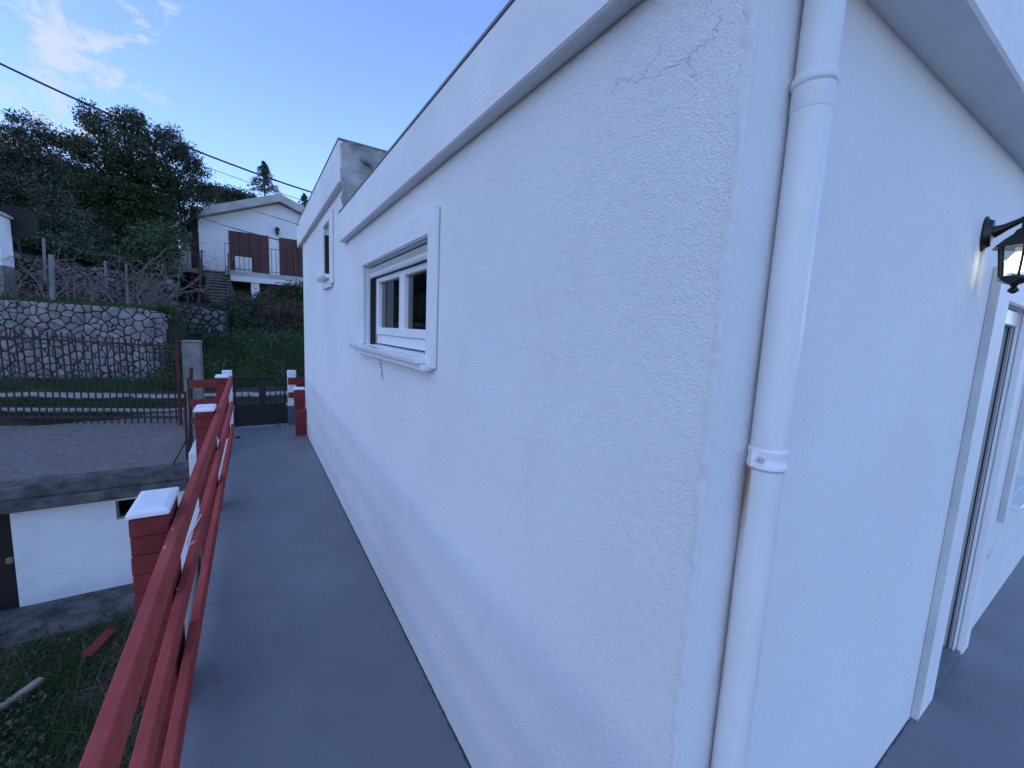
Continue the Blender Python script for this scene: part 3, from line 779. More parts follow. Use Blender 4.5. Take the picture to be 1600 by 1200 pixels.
# ------------------------------------------------------------------ gate and its posts
gate = thing('gate', (.1, 7.92, 0), 'low black metal gate with barred top and solid bottom closing the walkway', 'gate')
gx0, gx1, gy = -.262, .475, 7.92
MB().box(gx0, gy - .018, .045, gx0 + .03, gy + .018, .845).box(gx1 - .03, gy - .018, .045, gx1, gy + .018, .845).box(gx0 + .03, gy - .018, .815, gx1 - .03, gy + .018, .845).box(gx0 + .03, gy - .018, .36, gx1 - .03, gy + .018, .39).build('frame', BLACK, gate, bevel=.002)
MB().box(gx0 + .031, gy - .006, .04, gx1 - .031, gy + .006, .359).build('sheet', BLACK, gate)
MB().box(.085, gy - .012, .391, .185, gy + .012, .814).build('lock_plate', BLACK, gate, bevel=.002)
b0 = MB().bar((gx0 + .11, gy, .388), (gx0 + .11, gy, .817), .014, .014).build('bar', BLACK, gate)
for x in (-.065, .245, .325, .40): dup(b0, (x - (gx0 + .11), 0, 0), gate)
MB().box(gx0 - .02, gy - .05, .60, gx0 + .03, gy - .02, .64).box(gx0 - .02, gy - .05, .12, gx0 + .03, gy - .02, .16).build('hinge', BLACK, gate)
tag(MB().box(-.405, 7.86, -.16, -.275, 7.99, .945).build('gate_post', CAPW, bevel=.006), 'white gate post left of the black gate, behind the far pier', 'gate post')
gp = thing('gate_post', (.57, 7.9, 0), 'white gate post with grey foot right of the black gate', 'gate post')
MB().box(.505, 7.86, .33, .635, 7.99, .935).build('post', CAPW, gp, bevel=.006)
MB().box(.502, 7.855, -.16, .638, 7.992, .328).build('grey_foot', GREYBASE, gp)
br = thing('board_fence', (.66, 7.83, 0), 'two short red boards nailed between the right gate post and the house', 'fence')
MB().box(.508, 7.838, .70, .99, 7.857, .82).build('board', RED, br, bevel=.003)
MB().box(.508, 7.838, .475, .99, 7.857, .565).build('board', RED, br, bevel=.003)
rp = thing('pier', (.63, 7.2, 0), 'short red pier with thin white cap leaning against the far house corner', 'pier')
MB().add([(.555, 7.205, 0.36), (.702, 7.205, .36), (.702, 7.36, .36), (.555, 7.36, .36), (.555, 7.205, .70), (.702, 7.205, .70), (.702, 7.36, .70), (.555, 7.36, .70)],
         [(0, 3, 2, 1), (4, 5, 6, 7), (0, 1, 5, 4), (1, 2, 6, 5), (2, 3, 7, 6), (3, 0, 4, 7)]).build('upper_block', RED, rp, bevel=.005)
MB().prism([(.555, -.01), (.745, -.01), (.745, .30), (.70, .42), (.555, .358)], 'y', 7.02, 7.203).build('lower_block', RED, rp, bevel=.006)
MB().box(.545, 7.19, .70, .703, 7.37, .725).build('cap', CAPW, rp, bevel=.004)
# red boards to the left of the far pier and the iron posts they are tied to
lb = thing('board_fence', (-.6, 7.2, 0), 'three short red boards between the rusty post and the far brick pier', 'fence')
for z0, z1 in ((.79, .905), (.53, .63), (.28, .37)):
    MB().bar((-.745, 7.16, (z0 + z1) / 2 - .01), (-.42, 7.06, (z0 + z1) / 2), .02, z1 - z0).build('board', RED, lb, bevel=.003)

def ppost(name, px, pyt, pyb, Y, w, m, lab, cat, dd=None):
    a = pt(px[0], pyt, Y); b = pt(px[1], pyb, Y); b.y = a.y = Y
    return tag(MB().bar(b, a, w, dd or w).build(name, m, bevel=w * .08), lab, cat)
ppost('iron_post', (299, 297), 574, 706, 7.22, .038, RUST, 'tall rusty angle-iron post at the end of the red boards', 'post')
ppost('iron_post', (289, 294), 612, 745, 6.95, .030, RUST, 'thin rusty iron post left of the taller one, above the slab', 'post')
ppost('iron_pipe', (294, 300), 591, 690, 7.6, .03, RUST, 'short rusty pipe standing between the concrete post and the iron posts', 'pipe')
cp = thing('concrete_post', tuple(pt(297, 690, 8.2)), 'square grey concrete post at the right end of the rusty fence', 'post')
a = pt(283, 533, 8.2); b = pt(313, 533, 8.2)
MB().box(a.x, 8.2, -1.0, b.x, 8.44, a.z - .02).build('shaft', CONC, cp, bevel=.012, seg=2)
MB().box(a.x - .006, 8.194, a.z - .019, b.x + .006, 8.446, a.z + .01).build('cap', CONC, cp, bevel=.008)
a = pt(256, 752, 6.62); b = pt(291, 688, 7.0)
tag(MB().tube([a, b], .010, 6).build('iron_brace', RUST), 'thin diagonal iron brace propping the rusty post on the slab', 'brace')

# ------------------------------------------------------------------ rusty fence along the track
A = pt(-140, 653, 8.95); B = pt(281, 650, 8.35)
fen = thing('iron_fence', (-2.2, 8.7, .1), 'long rusty brown iron bar fence standing on the grey slab', 'fence')
A.z = 0.185; B.z = 0.10
TA, TB = 1.60, 1.345
N = 37
proto = MB().tube([(0, 0, 0), (0, 0, 1)], .0105, 6).build('fence_bar', RUST, fen, origin=(0, 0, 0))
for k in range(N):
    t = k / (N - 1) * .985
    p = A.lerp(B, t); top = lerp(TA, TB, t) + random.uniform(-.015, .015)
    o = proto if k == 0 else proto.copy()
    if k: COL.objects.link(o); o.parent = fen
    o.location = Vector((p.x, p.y, p.z - .05)) - fen.location
    o.scale = (1, 1, top - p.z + .05)
    o.rotation_euler = (random.uniform(-.012, .012), random.uniform(-.02, .005), 0)
def frail(za, zb, h):
    MB().bar((A.x, A.y - .02, za), (B.x, B.y - .02, zb), .014, h * 1.2).build('fence_rail', RUST, fen)
frail(A.z + .05, B.z + .05, .028); frail(TA - .20, TB - .055, .026)
MB().bar((B.x + .005, B.y, -.3), (B.x + .012, B.y, TB + .05), .045, .045).build('end_post', RUSTRED, fen, bevel=.004)
MB().bar((A.x, A.y, -.2), (A.x, A.y, TA + .03), .045, .045).build('end_post', RUSTRED, fen, bevel=.004)

# ------------------------------------------------------------------ low outbuilding with the slab on top
GY = 6.5
ob = thing('outbuilding', (-1.6, GY, -1.6), 'low whitewashed shed below the grey slab, dark doorway at its left', 'shed')
xl = pt(20, 850, GY).x; zt = pt(100, 785, GY).z
win0 = pt(180, 783, GY); win1 = pt(216, 807, GY)
wz0, wz1, wx0, wx1 = win1.z, win0.z, win0.x, win0.x + .34
mb = MB(); wall_panels(mb, GY, 'y', 1, xl, -.45, -1.75, zt, [(wx0, wx1, wz0, wz1)], .2)
mb.build('wall', WHITEW, ob)
MB().box(xl - 3.5, GY, -1.75, xl - .75, GY + .2, zt).build('wall', WHITEW, ob)
MB().box(xl - 3.5, GY + 1.6, -1.75, -.45, GY + 1.7, zt).box(-.6, GY + .2, -1.75, -.45, GY + 1.6, zt).build('back_wall', DARKWOOD, ob)
f_ = frame_box(MB(), 0, 1, 0, 1, 0, 1, .1, .1, .1, .1)
f_ = MB(); e = .018
f_.box(wx0 + .002, GY + .04, wz0 + .002, wx0 + e, GY + .08, wz1 - .002); f_.box(wx1 - e, GY + .04, wz0 + .002, wx1 - .002, GY + .08, wz1 - .002); f_.box(wx0 + e, GY + .04, wz0 + .002, wx1 - e, GY + .08, wz0 + e); f_.box(wx0 + e, GY + .04, wz1 - e, wx1 - e, GY + .08, wz1 - .002)
f_ = f_.build('window', CONC, ob)
MB().box(wx0 + e, GY + .055, wz0 + e, wx1 - e, GY + .06, wz1 - e).build('pane', GLASS, f_)
dl = MB().box(xl - .745, GY + .13, -1.65, xl - .006, GY + .17, zt - .02).build('door', DARKWOOD, ob)
pb = pt(14, 877, GY)
MB().box(pb.x - .03, GY + .01, pb.z - .035, pb.x + .02, GY + .05, pb.z + .03).build('padlock', mat('brass_padlock', (0.35, 0.27, 0.17), 0.4, metal=.6), dl, bevel=.006)
# lintel ledges: two stepped courses
l1 = pt(0, 768, GY - .12); 
MB().box(xl - 3.5, GY - .16, zt + .002, -.74, GY + .25, zt + .105).build('ledge', MOSSC, ob, bevel=.012, seg=2)
MB().box(xl - 3.5, GY - .03, zt + .107, -.70, GY + .35, zt + .235).build('ledge', MOSSC, ob, bevel=.015, seg=2)
# sloping slab up to the fence
n0 = zt + .23
NXs, NYs = 40, 14
Vv = []
for j in range(NYs + 1):
    for i in range(NXs + 1):
        t = j / NYs; x = lerp(-7.5, -.70, i / NXs); y = lerp(GY + .30, 8.95 - .0 * x, t)
        zf = lerp(n0, 0.13 + .03 * (x < -3), t ** 1.15)
        Vv.append((x, y, zf + random.gauss(0, .006)))
Ff = [(j * (NXs + 1) + i, j * (NXs + 1) + i + 1, (j + 1) * (NXs + 1) + i + 1, (j + 1) * (NXs + 1) + i) for j in range(NYs) for i in range(NXs)]
o = MB().add(Vv, Ff).build('ramp', RAMP, smooth=True); o['kind'] = 'structure'
MB().box(-7.5, 8.62, -.3, -.72, 8.68, .0).build('ramp_edge', CONC)['kind'] = 'structure'
# white retaining wall beside the ramp, rising behind the railing
rw = thing('retaining_wall', (-.6, 6.3, -1.6), 'white painted low wall right of the shed, seen between the red rails', 'wall')
bx = pt(295, 720, 6.2)
MB().box(bx.x, 6.2, -1.75, -.29, 7.0, pt(300, 708, 6.2).z).build('block', WHITEW, rw, bevel=.01)
MB().box(-.62, 3.4, -1.75, -.47, 6.19, -.35).build('parapet', WHITEW, rw, bevel=.01)
# concrete strip at the foot of the shed
o = MB().box(-6, GY - .75, -1.7, -.5, GY, -1.575).build('apron', MOSSC); o['kind'] = 'structure'

# ------------------------------------------------------------------ stone walls, stone by stone
def voronoi(pts, u0, u1, v0, v1):
    cells = []
    P_ = np.array(pts)
    for i, p in enumerate(pts):
        poly = [(u0, v0), (u1, v0), (u1, v1), (u0, v1)]
        dd_ = np.hypot(P_[:, 0] - p[0], P_[:, 1] - p[1])
        for j in np.argsort(dd_)[1:24]:
            q = pts[j]
            mx, my = (p[0] + q[0]) / 2, (p[1] + q[1]) / 2; nx, ny = q[0] - p[0], q[1] - p[1]
            new = []
            for a, b in zip(poly, poly[1:] + poly[:1]):
                da = (a[0] - mx) * nx + (a[1] - my) * ny; db = (b[0] - mx) * nx + (b[1] - my) * ny
                if da <= 0: new.append(a)
                if (da < 0 < db) or (db < 0 < da):
                    t = da / (da - db); new.append((a[0] + (b[0] - a[0]) * t, a[1] + (b[1] - a[1]) * t))
            poly = new
            if len(poly) < 3: break
        if len(poly) >= 3: cells.append((p, poly))
    return cells
def stone_pts(u0, u1, vfun, su, sv):
    pts = []
    v = 0.0; row = 0
    while v < 1.0:
        u = u0 + random.uniform(0, su)
        h = sv * random.uniform(.8, 1.25)
        while u < u1:
            pts.append((u + random.uniform(-.16, .16) * su, v + sv * random.uniform(.25, .75)))
            u += su * random.uniform(.62, 1.45)
        v += h; row += 1
    return pts
def stone_wall(root, u0, u1, zb, zt, su, sv, path, gap, depth, m, maxn=300, chip=(.06, .22)):
    """path(u) -> (x, y, nx, ny); zb/zt functions of u"""
    pts = []
    v = 0.0
    Hh = max(zt(u0) - zb(u0), zt(u1) - zb(u1))
    while v < 1.02:
        h = sv / Hh
        u = u0 + random.uniform(-.3, .6) * su
        while u < u1 + su * .5:
            big = random.random()
            pts.append((u + random.uniform(-.25, .25) * su, (v + h * random.uniform(.1, .9)) * Hh))
            if big < .22:
                pts.append((pts[-1][0] + su * random.uniform(.25, .45), pts[-1][1] + sv * random.uniform(-.5, .5)))
            u += su * (random.uniform(.5, 1.0) if big < .6 else random.uniform(1.1, 1.9))
        v += h * (1 if v > .001 else 1)
    cells = voronoi(pts, u0, u1, 0, Hh)
    cnt = 0
    for p, poly in cells:
        if cnt >= maxn: break
        # chamfer the corners a little, shrink for the joint
        n = len(poly); out = []
        cx = sum(q[0] for q in poly) / n; cy = sum(q[1] for q in poly) / n
        per = sum(math.dist(poly[i], poly[(i + 1) % n]) for i in range(n))
        if per < su * 1.2: continue
        for i in range(n):
            a, b, c_ = poly[i - 1], poly[i], poly[(i + 1) % n]
            t = random.uniform(*chip)
            out.append((b[0] + (a[0] - b[0]) * t, b[1] + (a[1] - b[1]) * t))
            out.append((b[0] + (c_[0] - b[0]) * t, b[1] + (c_[1] - b[1]) * t))
        size = math.sqrt(max(1e-6, abs(sum(out[i][0] * out[(i + 1) % len(out)][1] - out[(i + 1) % len(out)][0] * out[i][1] for i in range(len(out)))) / 2))
        k = max(.55, 1 - 2 * gap * random.uniform(.7, 1.5) / max(size, .02))
        def mp_(q, dep, s_):
            u = cx + (q[0] - cx) * s_; vv = cy + (q[1] - cy) * s_
            uu = min(max(u, u0), u1)
            z = zb(uu) + vv * (zt(uu) - zb(uu)) / Hh
            x, y, nx, ny = path(uu)
            return (x + nx * dep, y + ny * dep, z)
        prd = depth * random.uniform(.35, 1.0)
        m_ = MB(); n2 = len(out)
        vv_ = [mp_(q, -.05, k) for q in out] + [mp_(q, prd * .55, k * .985) for q in out] + [mp_(q, prd, k * random.uniform(.74, .86)) for q in out] + [mp_((cx + random.uniform(-.1, .1) * size, cy + random.uniform(-.1, .1) * size), prd * random.uniform(1.0, 1.35), k)]
        ff_ = []
        for i in range(n2):
            j = (i + 1) % n2
            ff_ += [(i, j, n2 + j, n2 + i), (n2 + i, n2 + j, 2 * n2 + j, 2 * n2 + i), (2 * n2 + i, 2 * n2 + j, 3 * n2)]
        m_.add(vv_, ff_)
        m_.build('stone', m, root); cnt += 1
    return cnt
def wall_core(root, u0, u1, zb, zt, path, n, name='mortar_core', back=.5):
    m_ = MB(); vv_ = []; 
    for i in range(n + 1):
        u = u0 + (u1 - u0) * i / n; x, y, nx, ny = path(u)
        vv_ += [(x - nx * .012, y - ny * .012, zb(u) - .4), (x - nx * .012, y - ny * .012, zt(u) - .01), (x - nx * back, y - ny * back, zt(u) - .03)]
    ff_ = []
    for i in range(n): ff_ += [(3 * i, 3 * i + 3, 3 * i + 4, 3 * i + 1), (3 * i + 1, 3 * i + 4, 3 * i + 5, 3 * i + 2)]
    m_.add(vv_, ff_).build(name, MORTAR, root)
# front terrace wall with a rounded right end
Xe, Yw, Rr = -2.12, 12.75, .42
def path_a(u):
    if u <= Xe: return (u, Yw, 0, -1)
    th = min((u - Xe) / Rr, 2.2)
    if th < math.pi / 2: return (Xe + Rr * math.sin(th), Yw + Rr - Rr * math.cos(th), math.sin(th), -math.cos(th))
    return (Xe + Rr, Yw + Rr + (u - Xe - Rr * math.pi / 2), 1, 0)
swall = thing('stone_wall', (-3.4, 12.75, .2), 'pale dry-laid stone terrace wall behind the rusty fence, rounded at its right end', 'wall')
za = lambda u: .27 - .16 * min(max((u + 4.2) / 2.2, 0), 1)
ztp = lambda u: 1.945 - .03 * min(max((u + 4.2) / 2.2, 0), 1) - .10 * min(max((u - Xe) / .5, 0), 1)
n1 = stone_wall(swall, -4.55, Xe + .95, za, ztp, .185, .142, path_a, .0065, .05, STONE, 300)
wall_core(swall, -9, Xe + 1.15, za, ztp, path_a, 60)
# darker field-stone wall of the upper terrace
sw2 = thing('stone_wall', (-4, 16.9, 2), 'dark rough field-stone wall of the upper terrace, behind the bare vines', 'wall')
pb_ = lambda u: (u, 16.95 + .1 * math.sin(u), 0, -1)
n2 = stone_wall(sw2, -6.2, -1.9, lambda u: 2.02, lambda u: 3.33 - .13 * (u + 6) + .08 * math.sin(u * 3.1), .21, .125, pb_, .010, .09, STONE2, 300)
wall_core(sw2, -9, -1.9, lambda u: 2.02, lambda u: 3.30 - .13 * (u + 6), pb_, 30)
sw3 = thing('stone_wall', (-1.4, 15.2, 1.2), 'low rough stone retaining wall below the barred cellar opening of the far house', 'wall')
pc_ = lambda u: (u, 15.2, 0, -1)
n3 = stone_wall(sw3, -2.1, -.62, lambda u: 1.0, lambda u: 2.12 - .05 * (u + 2.1) - .18 * max(0, (u + 1.0)), .20, .15, pc_, .014, .08, STONE2, 120)
wall_core(sw3, -2.4, -.55, lambda u: 1.0, lambda u: 2.1 - .05 * (u + 2.1) - .18 * max(0, u + 1.0), pc_, 20, back=1.6)
print('stones', n1, n2, n3)

# ------------------------------------------------------------------ far house on the slope
HY = 32.0
fh = thing('house', tuple(pt(390, 470, HY)), 'far white gabled house uphill with brown shutters, outside stairs and balcony', 'house')
def X_(px, py=380, Y=HY): return pt(px, py, Y).x
def Z_(px, py, Y=HY): return pt(px, py, Y).z
ap = pt(437, 302, HY - .5); ev = pt(298, 326, HY - .5)
xl_ = X_(311); slope = (ap.z - ev.z) / (ap.x - ev.x); xr_ = 2 * ap.x - xl_
zw = lambda x: ap.z - .52 - slope * abs(x - ap.x)
fl_z = Z_(375, 424)
d1 = pt(357, 360, HY); d1b = pt(421, 422, HY); d2 = pt(436, 375, HY)
dx0, dx1, dz1 = d1.x, d1b.x, d1.z; ex0, ex1 = d2.x, d2.x + 1.55
mb = MB()
mb.prism([(xl_, fl_z - .1), (xr_, fl_z - .1), (xr_, zw(xr_)), (ap.x, zw(ap.x)), (xl_, zw(xl_))], 'y', HY, HY + 7)
mb.build('wall', FARWHITE, fh)
RD = mat('brown_rubble_dark', (0.05, 0.042, 0.038), 0.95, var=.3, vscale=2)
MB().box(xl_, HY + 2.6, -1, xr_, HY + 6, fl_z - .11).build('cellar_wall', BROWNST, fh)
th_ = .48
for sgn in (-1, 1):
    xe = ap.x + sgn * (ap.x - ev.x); ze = ap.z - slope * (ap.x - ev.x)
    MB().prism([(ap.x, ap.z), (xe, ze), (xe, ze - th_), (ap.x, ap.z - th_)], 'y', HY - .5, HY + 7.4).build('roof', FARROOF, fh)
for (a, b, lab) in ((dx0, dx1, None), (ex0, ex1, None)):
    sh = MB().box(a, HY - .05, fl_z + .02, b, HY - .002, dz1).build('shutter', SHUTTER, fh)
    for k in range(1, 4):
        x = lerp(a, b, k / 4)
        MB().box(x - .015, HY - .062, fl_z + .06, x + .015, HY - .051, dz1 - .04).build('batten', DARKWOOD, sh)
# little lantern over the balcony
lp = pt(433, 361, HY - .1)
tag(MB().box(lp.x - .09, HY - .22, lp.z - .18, lp.x + .09, HY - .05, lp.z + .06).prism([(lp.x - .16, lp.z + .07), (lp.x + .16, lp.z + .07), (lp.x, lp.z + .26)], 'y', HY - .28, HY - .04).box(lp.x - .03, HY - .16, lp.z - .3, lp.x + .03, HY - .1, lp.z - .19).build('wall_lantern', IRON), 'small black lantern on the gable of the far white house', 'wall lamp')
# balcony slab, column, parapet, iron railing
BYf = HY - 1.6
s0 = pt(352, 424, BYf); s1 = pt(490, 440, BYf)
bz = Z_(420, 428, BYf)
MB().box(s0.x, BYf, bz - .30, s1.x + 2, HY - .003, bz).build('balcony_slab', FARROOF, fh, bevel=.02)
MB().box(s0.x + .25, BYf - .08, bz - .62, s1.x + 2, BYf + .1, bz - .305).build('balcony_beam', FARWHITE, fh)
c0 = pt(392, 440, BYf); c1 = pt(405, 440, BYf)
MB().box(c0.x, BYf + .02, 1.2, c1.x, BYf + .35, bz - .63).build('column', FARWHITE, fh)
c0 = pt(373, 440, BYf); 
rb = pt(367, 402, BYf + .1); re_ = pt(393, 402, BYf + .1)
MB().box(rb.x, BYf + .12, bz, re_.x, BYf + .2, Z_(380, 401, BYf)).build('parapet', FARWHITE, fh)
rz = Z_(420, 388, BYf) 
rl_ = MB().box(s0.x, BYf + .04, rz - .03, s1.x + 1.8, BYf + .08, rz).box(s0.x, BYf + .04, bz + .12, s1.x + 1.8, BYf + .08, bz + .15).build('balcony_railing', IRON, fh)
x = s0.x; proto = None
while x < s1.x + 1.0:
    if proto is None: proto = MB().box(x, BYf + .05, bz, x + .025, BYf + .07, rz - .03).build('baluster', IRON, rl_); x0_ = x
    else: dup(proto, (x - x0_, 0, 0), rl_)
    x += .24
# left porch: set-back wall, dark post, slab, railing, cellar opening with bars
px0 = pt(262, 415, HY - .6)
MB().box(px0.x, HY - .6, px0.z - .26, xl_ - .02, HY + 1.9, px0.z).build('porch_slab', CONC, fh)
MB().box(pt(281, 380, HY + 1.9).x, HY + 1.9, px0.z, xl_ - .02, HY + 2.1, zw(xl_) - .4).build('porch_wall', FARWHITE, fh)
MB().box(xl_ - .42, HY - .02, px0.z, xl_ - .02, HY + .1, zw(xl_) - .25).build('porch_post', DARKWOOD, fh)
MB().prism([(ev.x - .9, ev.z - 1.5), (xl_, ev.z - .35), (xl_, ev.z - .1), (ev.x - .9, ev.z - 1.25)], 'y', HY - .3, HY + 2.2).build('porch_roof', DARKWOOD, fh)
pr = MB().box(px0.x, HY - .57, px0.z + 1.0, xl_ + .35, HY - .53, px0.z + 1.04).box(px0.x, HY - .57, px0.z + .1, xl_ + .35, HY - .53, px0.z + .13).build('porch_railing', IRON, fh)
x = px0.x; proto = None
while x < xl_ + .3:
    if proto is None: proto = MB().box(x, HY - .56, px0.z, x + .025, HY - .54, px0.z + 1.0).build('baluster', IRON, pr); x0_ = x
    else: dup(proto, (x - x0_, 0, 0), pr)
    x += .30
cb0 = pt(262, 470, HY - .5); cb1 = pt(316, 430, HY - .5)
MB().box(cb0.x - 2, HY - .5, 1.0, cb1.x + .4, HY - .3, cb0.z).box(cb1.x, HY - .5, cb0.z, cb1.x + .4, HY - .3, px0.z - .27).box(cb0.x - .4, HY - .5, cb0.z, cb0.x, HY - .3, px0.z - .27).build('cellar_front', BROWNST, fh)
MB().box(cb0.x - .4, HY + .6, 1, cb1.x + .4, HY + .7, px0.z - .28).build('cellar_back', DARKWOOD, fh)
MB().box(cb0.x - .02, HY - .54, cb0.z, cb0.x + .28, HY - .51, px0.z - .3).build('jamb', FARWHITE, fh)
cg = MB().box(cb0.x, HY - .47, cb0.z + .2, cb1.x, HY - .44, cb0.z + .24).build('cellar_grille', IRON, fh)
x = cb0.x + .3; proto = None
while x < cb1.x:
    if proto is None: proto = MB().box(x, HY - .47, cb0.z, x + .03, HY - .44, px0.z - .3).build('grille_bar', IRON, cg); x0_ = x
    else: dup(proto, (x - x0_, 0, 0), cg)
    x += .28
# outside stairs coming towards us
SN = 13
st0 = pt(318, 420, HY - .7); st1 = pt(354, 425, HY - .7)
fl = thing('staircase', (st0.x, HY - 2, 2.5), 'grey concrete outside staircase with iron handrails climbing to the far white house', 'stairs')
sz0 = st0.z - .05
for k in range(SN):
    t = k
    y0 = HY - .7 - .30 * (k + 1)
    xo = .045 * k
    stp = MB().box(st0.x + xo, y0 - .05, sz0 - .185 * (k + 1) + .085, st1.x + xo + .1, y0 + .36, sz0 - .185 * (k + 1) + .15).build('step', CONC, fl, bevel=.012)
    MB().box(st0.x + xo + .01, y0 + .05, sz0 - .185 * (k + 1) - .3, st1.x + xo + .09, y0 + .33, sz0 - .185 * (k + 1) + .084).build('shaded_riser', BROWNST, stp)  # darker than the tread: painted-in shade of the overhanging nosing
yb = HY - .7 - .3 * SN; zb_ = sz0 - .185 * SN
for xo, lab in ((-.02, 0), (st1.x - st0.x + .14, 1)):
    MB().prism([(HY - .7, sz0 + .12), (yb, zb_ + .12), (yb, zb_ - .5), (HY - .7, sz0 - .5)], 'x', st0.x + xo - .06, st0.x + xo + .02).build('stringer', BROWNST, fl)
    a = Vector((st0.x + xo - .02, HY - .7, sz0 + 1.12)); b = Vector((st0.x + xo + .1, yb, zb_ + 1.1))
    hr = MB().bar(a, b, .07, .07).bar(a - Vector((0, 0, .5)), b - Vector((0, 0, .5)), .045, .045).build('handrail', IRON, fl)
    for k in range(0, SN + 1, 1):
        p = a.lerp(b, k / SN)
        MB().bar(p - Vector((0, 0, 1.05)), p, .03, .03).build('baluster', IRON, hr)

# ------------------------------------------------------------------ vegetation
def leaves(name, Cn, size, m, parent=None, kind=None, elong=1.8, droop=0.0):
    n = len(Cn)
    a = rng.normal(size=(n, 3)); a[:, 2] -= droop; a /= np.linalg.norm(a, axis=1)[:, None]
    b = np.cross(a, rng.normal(size=(n, 3))); b /= np.linalg.norm(b, axis=1)[:, None]
    L = size * rng.uniform(.6, 1.35, n)[:, None]; Wd = L / elong
    V_ = np.stack([Cn - a * L / 2, Cn + b * Wd / 2, Cn + a * L / 2, Cn - b * Wd / 2], 1).reshape(-1, 3)
    F_ = np.arange(4 * n).reshape(n, 4)
    return npmesh(name, V_, F_, m, parent, kind)
def blob_points(blobs, n, sub=0.28, nsub=60):
    """blobs: list of (centre, radii). leaf clumps sit mostly on the outer shell of each blob"""
    out = []
    vol = np.array([b[1][0] * b[1][1] * b[1][2] for b in blobs]) ** .7
    cnt = (n * vol / vol.sum()).astype(int)
    for (c, r), k in zip(blobs, cnt):
        m_ = max(6, int(nsub * (k / n) * len(blobs)))
        d_ = rng.normal(size=(m_, 3)); d_ /= np.linalg.norm(d_, axis=1)[:, None]
        rad = rng.uniform(.55, 1.03, m_)[:, None]
        cc = np.array(c) + d_ * rad * np.array(r)
        sp = sub * rng.uniform(.6, 1.5, m_)
        i = rng.integers(0, m_, k)
        off = rng.normal(size=(k, 3)); ln = np.linalg.norm(off, axis=1)[:, None]; off = off / ln * np.minimum(ln, 1.75) * sp[i][:, None] * np.array([1, 1, .75])
        out.append(cc[i] + off)
    return np.concatenate(out)
def limb(mb, a, b, r0, r1, n=5, jit=.12, nn=6):
    a = Vector(a); b = Vector(b); L = (b - a).length
    P_ = [a.lerp(b, i / n) + (Vector((random.gauss(0, 1), random.gauss(0, 1), random.gauss(0, 1))) * jit * L * .3 if 0 < i < n else Vector()) for i in range(n + 1)]
    mb.tube(P_, [lerp(r0, r1, i / n) for i in range(n + 1)], nn); return P_
def tree(name, base, blobs, nleaf, size, m, label, group=None, sub=.3, nsub=60, trunk_r=.2, elong=1.8):
    t = thing(name, base, label, 'tree', group)
    leaves('crown', blob_points(blobs, nleaf, sub, nsub), size, m, t, elong=elong)
    mb = MB(); base = Vector(base)
    fork = base + Vector((0, 0, .35 * (max(b[0][2] for b in blobs) - base.z)))
    limb(mb, base - Vector((0, 0, .4)), fork, trunk_r, trunk_r * .75, jit=.08, nn=8)
    for c, r in blobs:
        e = Vector(c) + Vector((random.uniform(-.3, .3) * r[0], random.uniform(-.3, .3) * r[1], .3 * r[2]))
        P_ = limb(mb, fork, e, trunk_r * .5, trunk_r * .1, jit=.16)
        for q in range(3):
            limb(mb, P_[random.randint(2, 4)], Vector(c) + Vector((random.uniform(-.8, .8) * r[0], random.uniform(-.8, .8) * r[1], random.uniform(-.5, .9) * r[2])), trunk_r * .18, trunk_r * .04, jit=.2, nn=5)
    mb.build('trunk', BARK, t)
    return t
def blob(px, py, Y, rx, rz=None, ry=None):
    """a foliage mass whose centre is seen at (px, py); radii in metres"""
    return (tuple(pt(px, py, Y)), (rx, ry or rx, rz or rx * .8))
g_ = lambda px, Y: (pt(px, 450, Y).x, Y, float(ground(pt(px, 450, Y).x, Y)))
TY = 25.5
tree('evergreen_tree', g_(75, TY), [blob(45, 196, TY, .55, .5), blob(78, 212, TY + .3, .5, .4), blob(20, 215, TY, .5, .45), blob(-30, 230, TY, 1.0), blob(62, 240, TY, .65, .5), blob(18, 262, TY, .55, .5), blob(55, 285, TY - .2, .7, .5), blob(-30, 290, TY, 1.0), blob(95, 255, TY - .3, .6, .5), blob(25, 312, TY + .2, .6, .45), blob(85, 310, TY - .6, .75, .5), blob(75, 345, TY - .8, .65, .4), blob(120, 340, TY - 1.2, .6, .4), blob(100, 372, TY - 1, .55, .3), blob(145, 360, TY - 1.3, .5, .3), blob(40, 245, TY + .6, .8, .7), blob(70, 300, TY + .8, .9, .8), blob(20, 330, TY + .8, .9, .6), blob(110, 330, TY + .8, .8, .6)],
     42000, .10, LEAF_OLIVE, 'big grey-green evergreen tree at the left edge with sky showing through its crown', sub=.17, nsub=34, trunk_r=.2, elong=2.4)
tree('evergreen_tree', g_(200, TY + 1), [blob(145, 183, TY + 1, .5, .42), blob(165, 200, TY, .6, .5), blob(200, 190, TY + .4, .62, .52), blob(222, 205, TY + .3, .6, .5), blob(258, 208, TY + .5, .42, .4), blob(262, 232, TY, .75, .55), blob(292, 240, TY + .4, .5, .4), blob(305, 268, TY + .8, .55, .5), blob(318, 290, TY + 1, .35, .35), blob(120, 230, TY - .2, .7, .55), blob(160, 245, TY - .6, .9, .7), blob(205, 240, TY - .5, .9, .75), blob(240, 268, TY - .2, .9, .7), blob(280, 290, TY + .2, .8, .6), blob(150, 295, TY - .3, .9, .7), blob(195, 300, TY - .2, 1.0, .8), blob(240, 320, TY + .2, .9, .7), blob(175, 345, TY + .4, 1.0, .7), blob(225, 355, TY + .6, .9, .6), blob(130, 320, TY + .6, .9, .7), blob(290, 318, 28, .75, .6), blob(268, 335, 28, .8, .6), blob(312, 300, 29, .6, .5), blob(250, 345, 27.5, .8, .6)],
     70000, .10, LEAF_DARK, 'large dense dark evergreen tree standing left of the far white house', sub=.19, nsub=42, trunk_r=.26, elong=1.9)
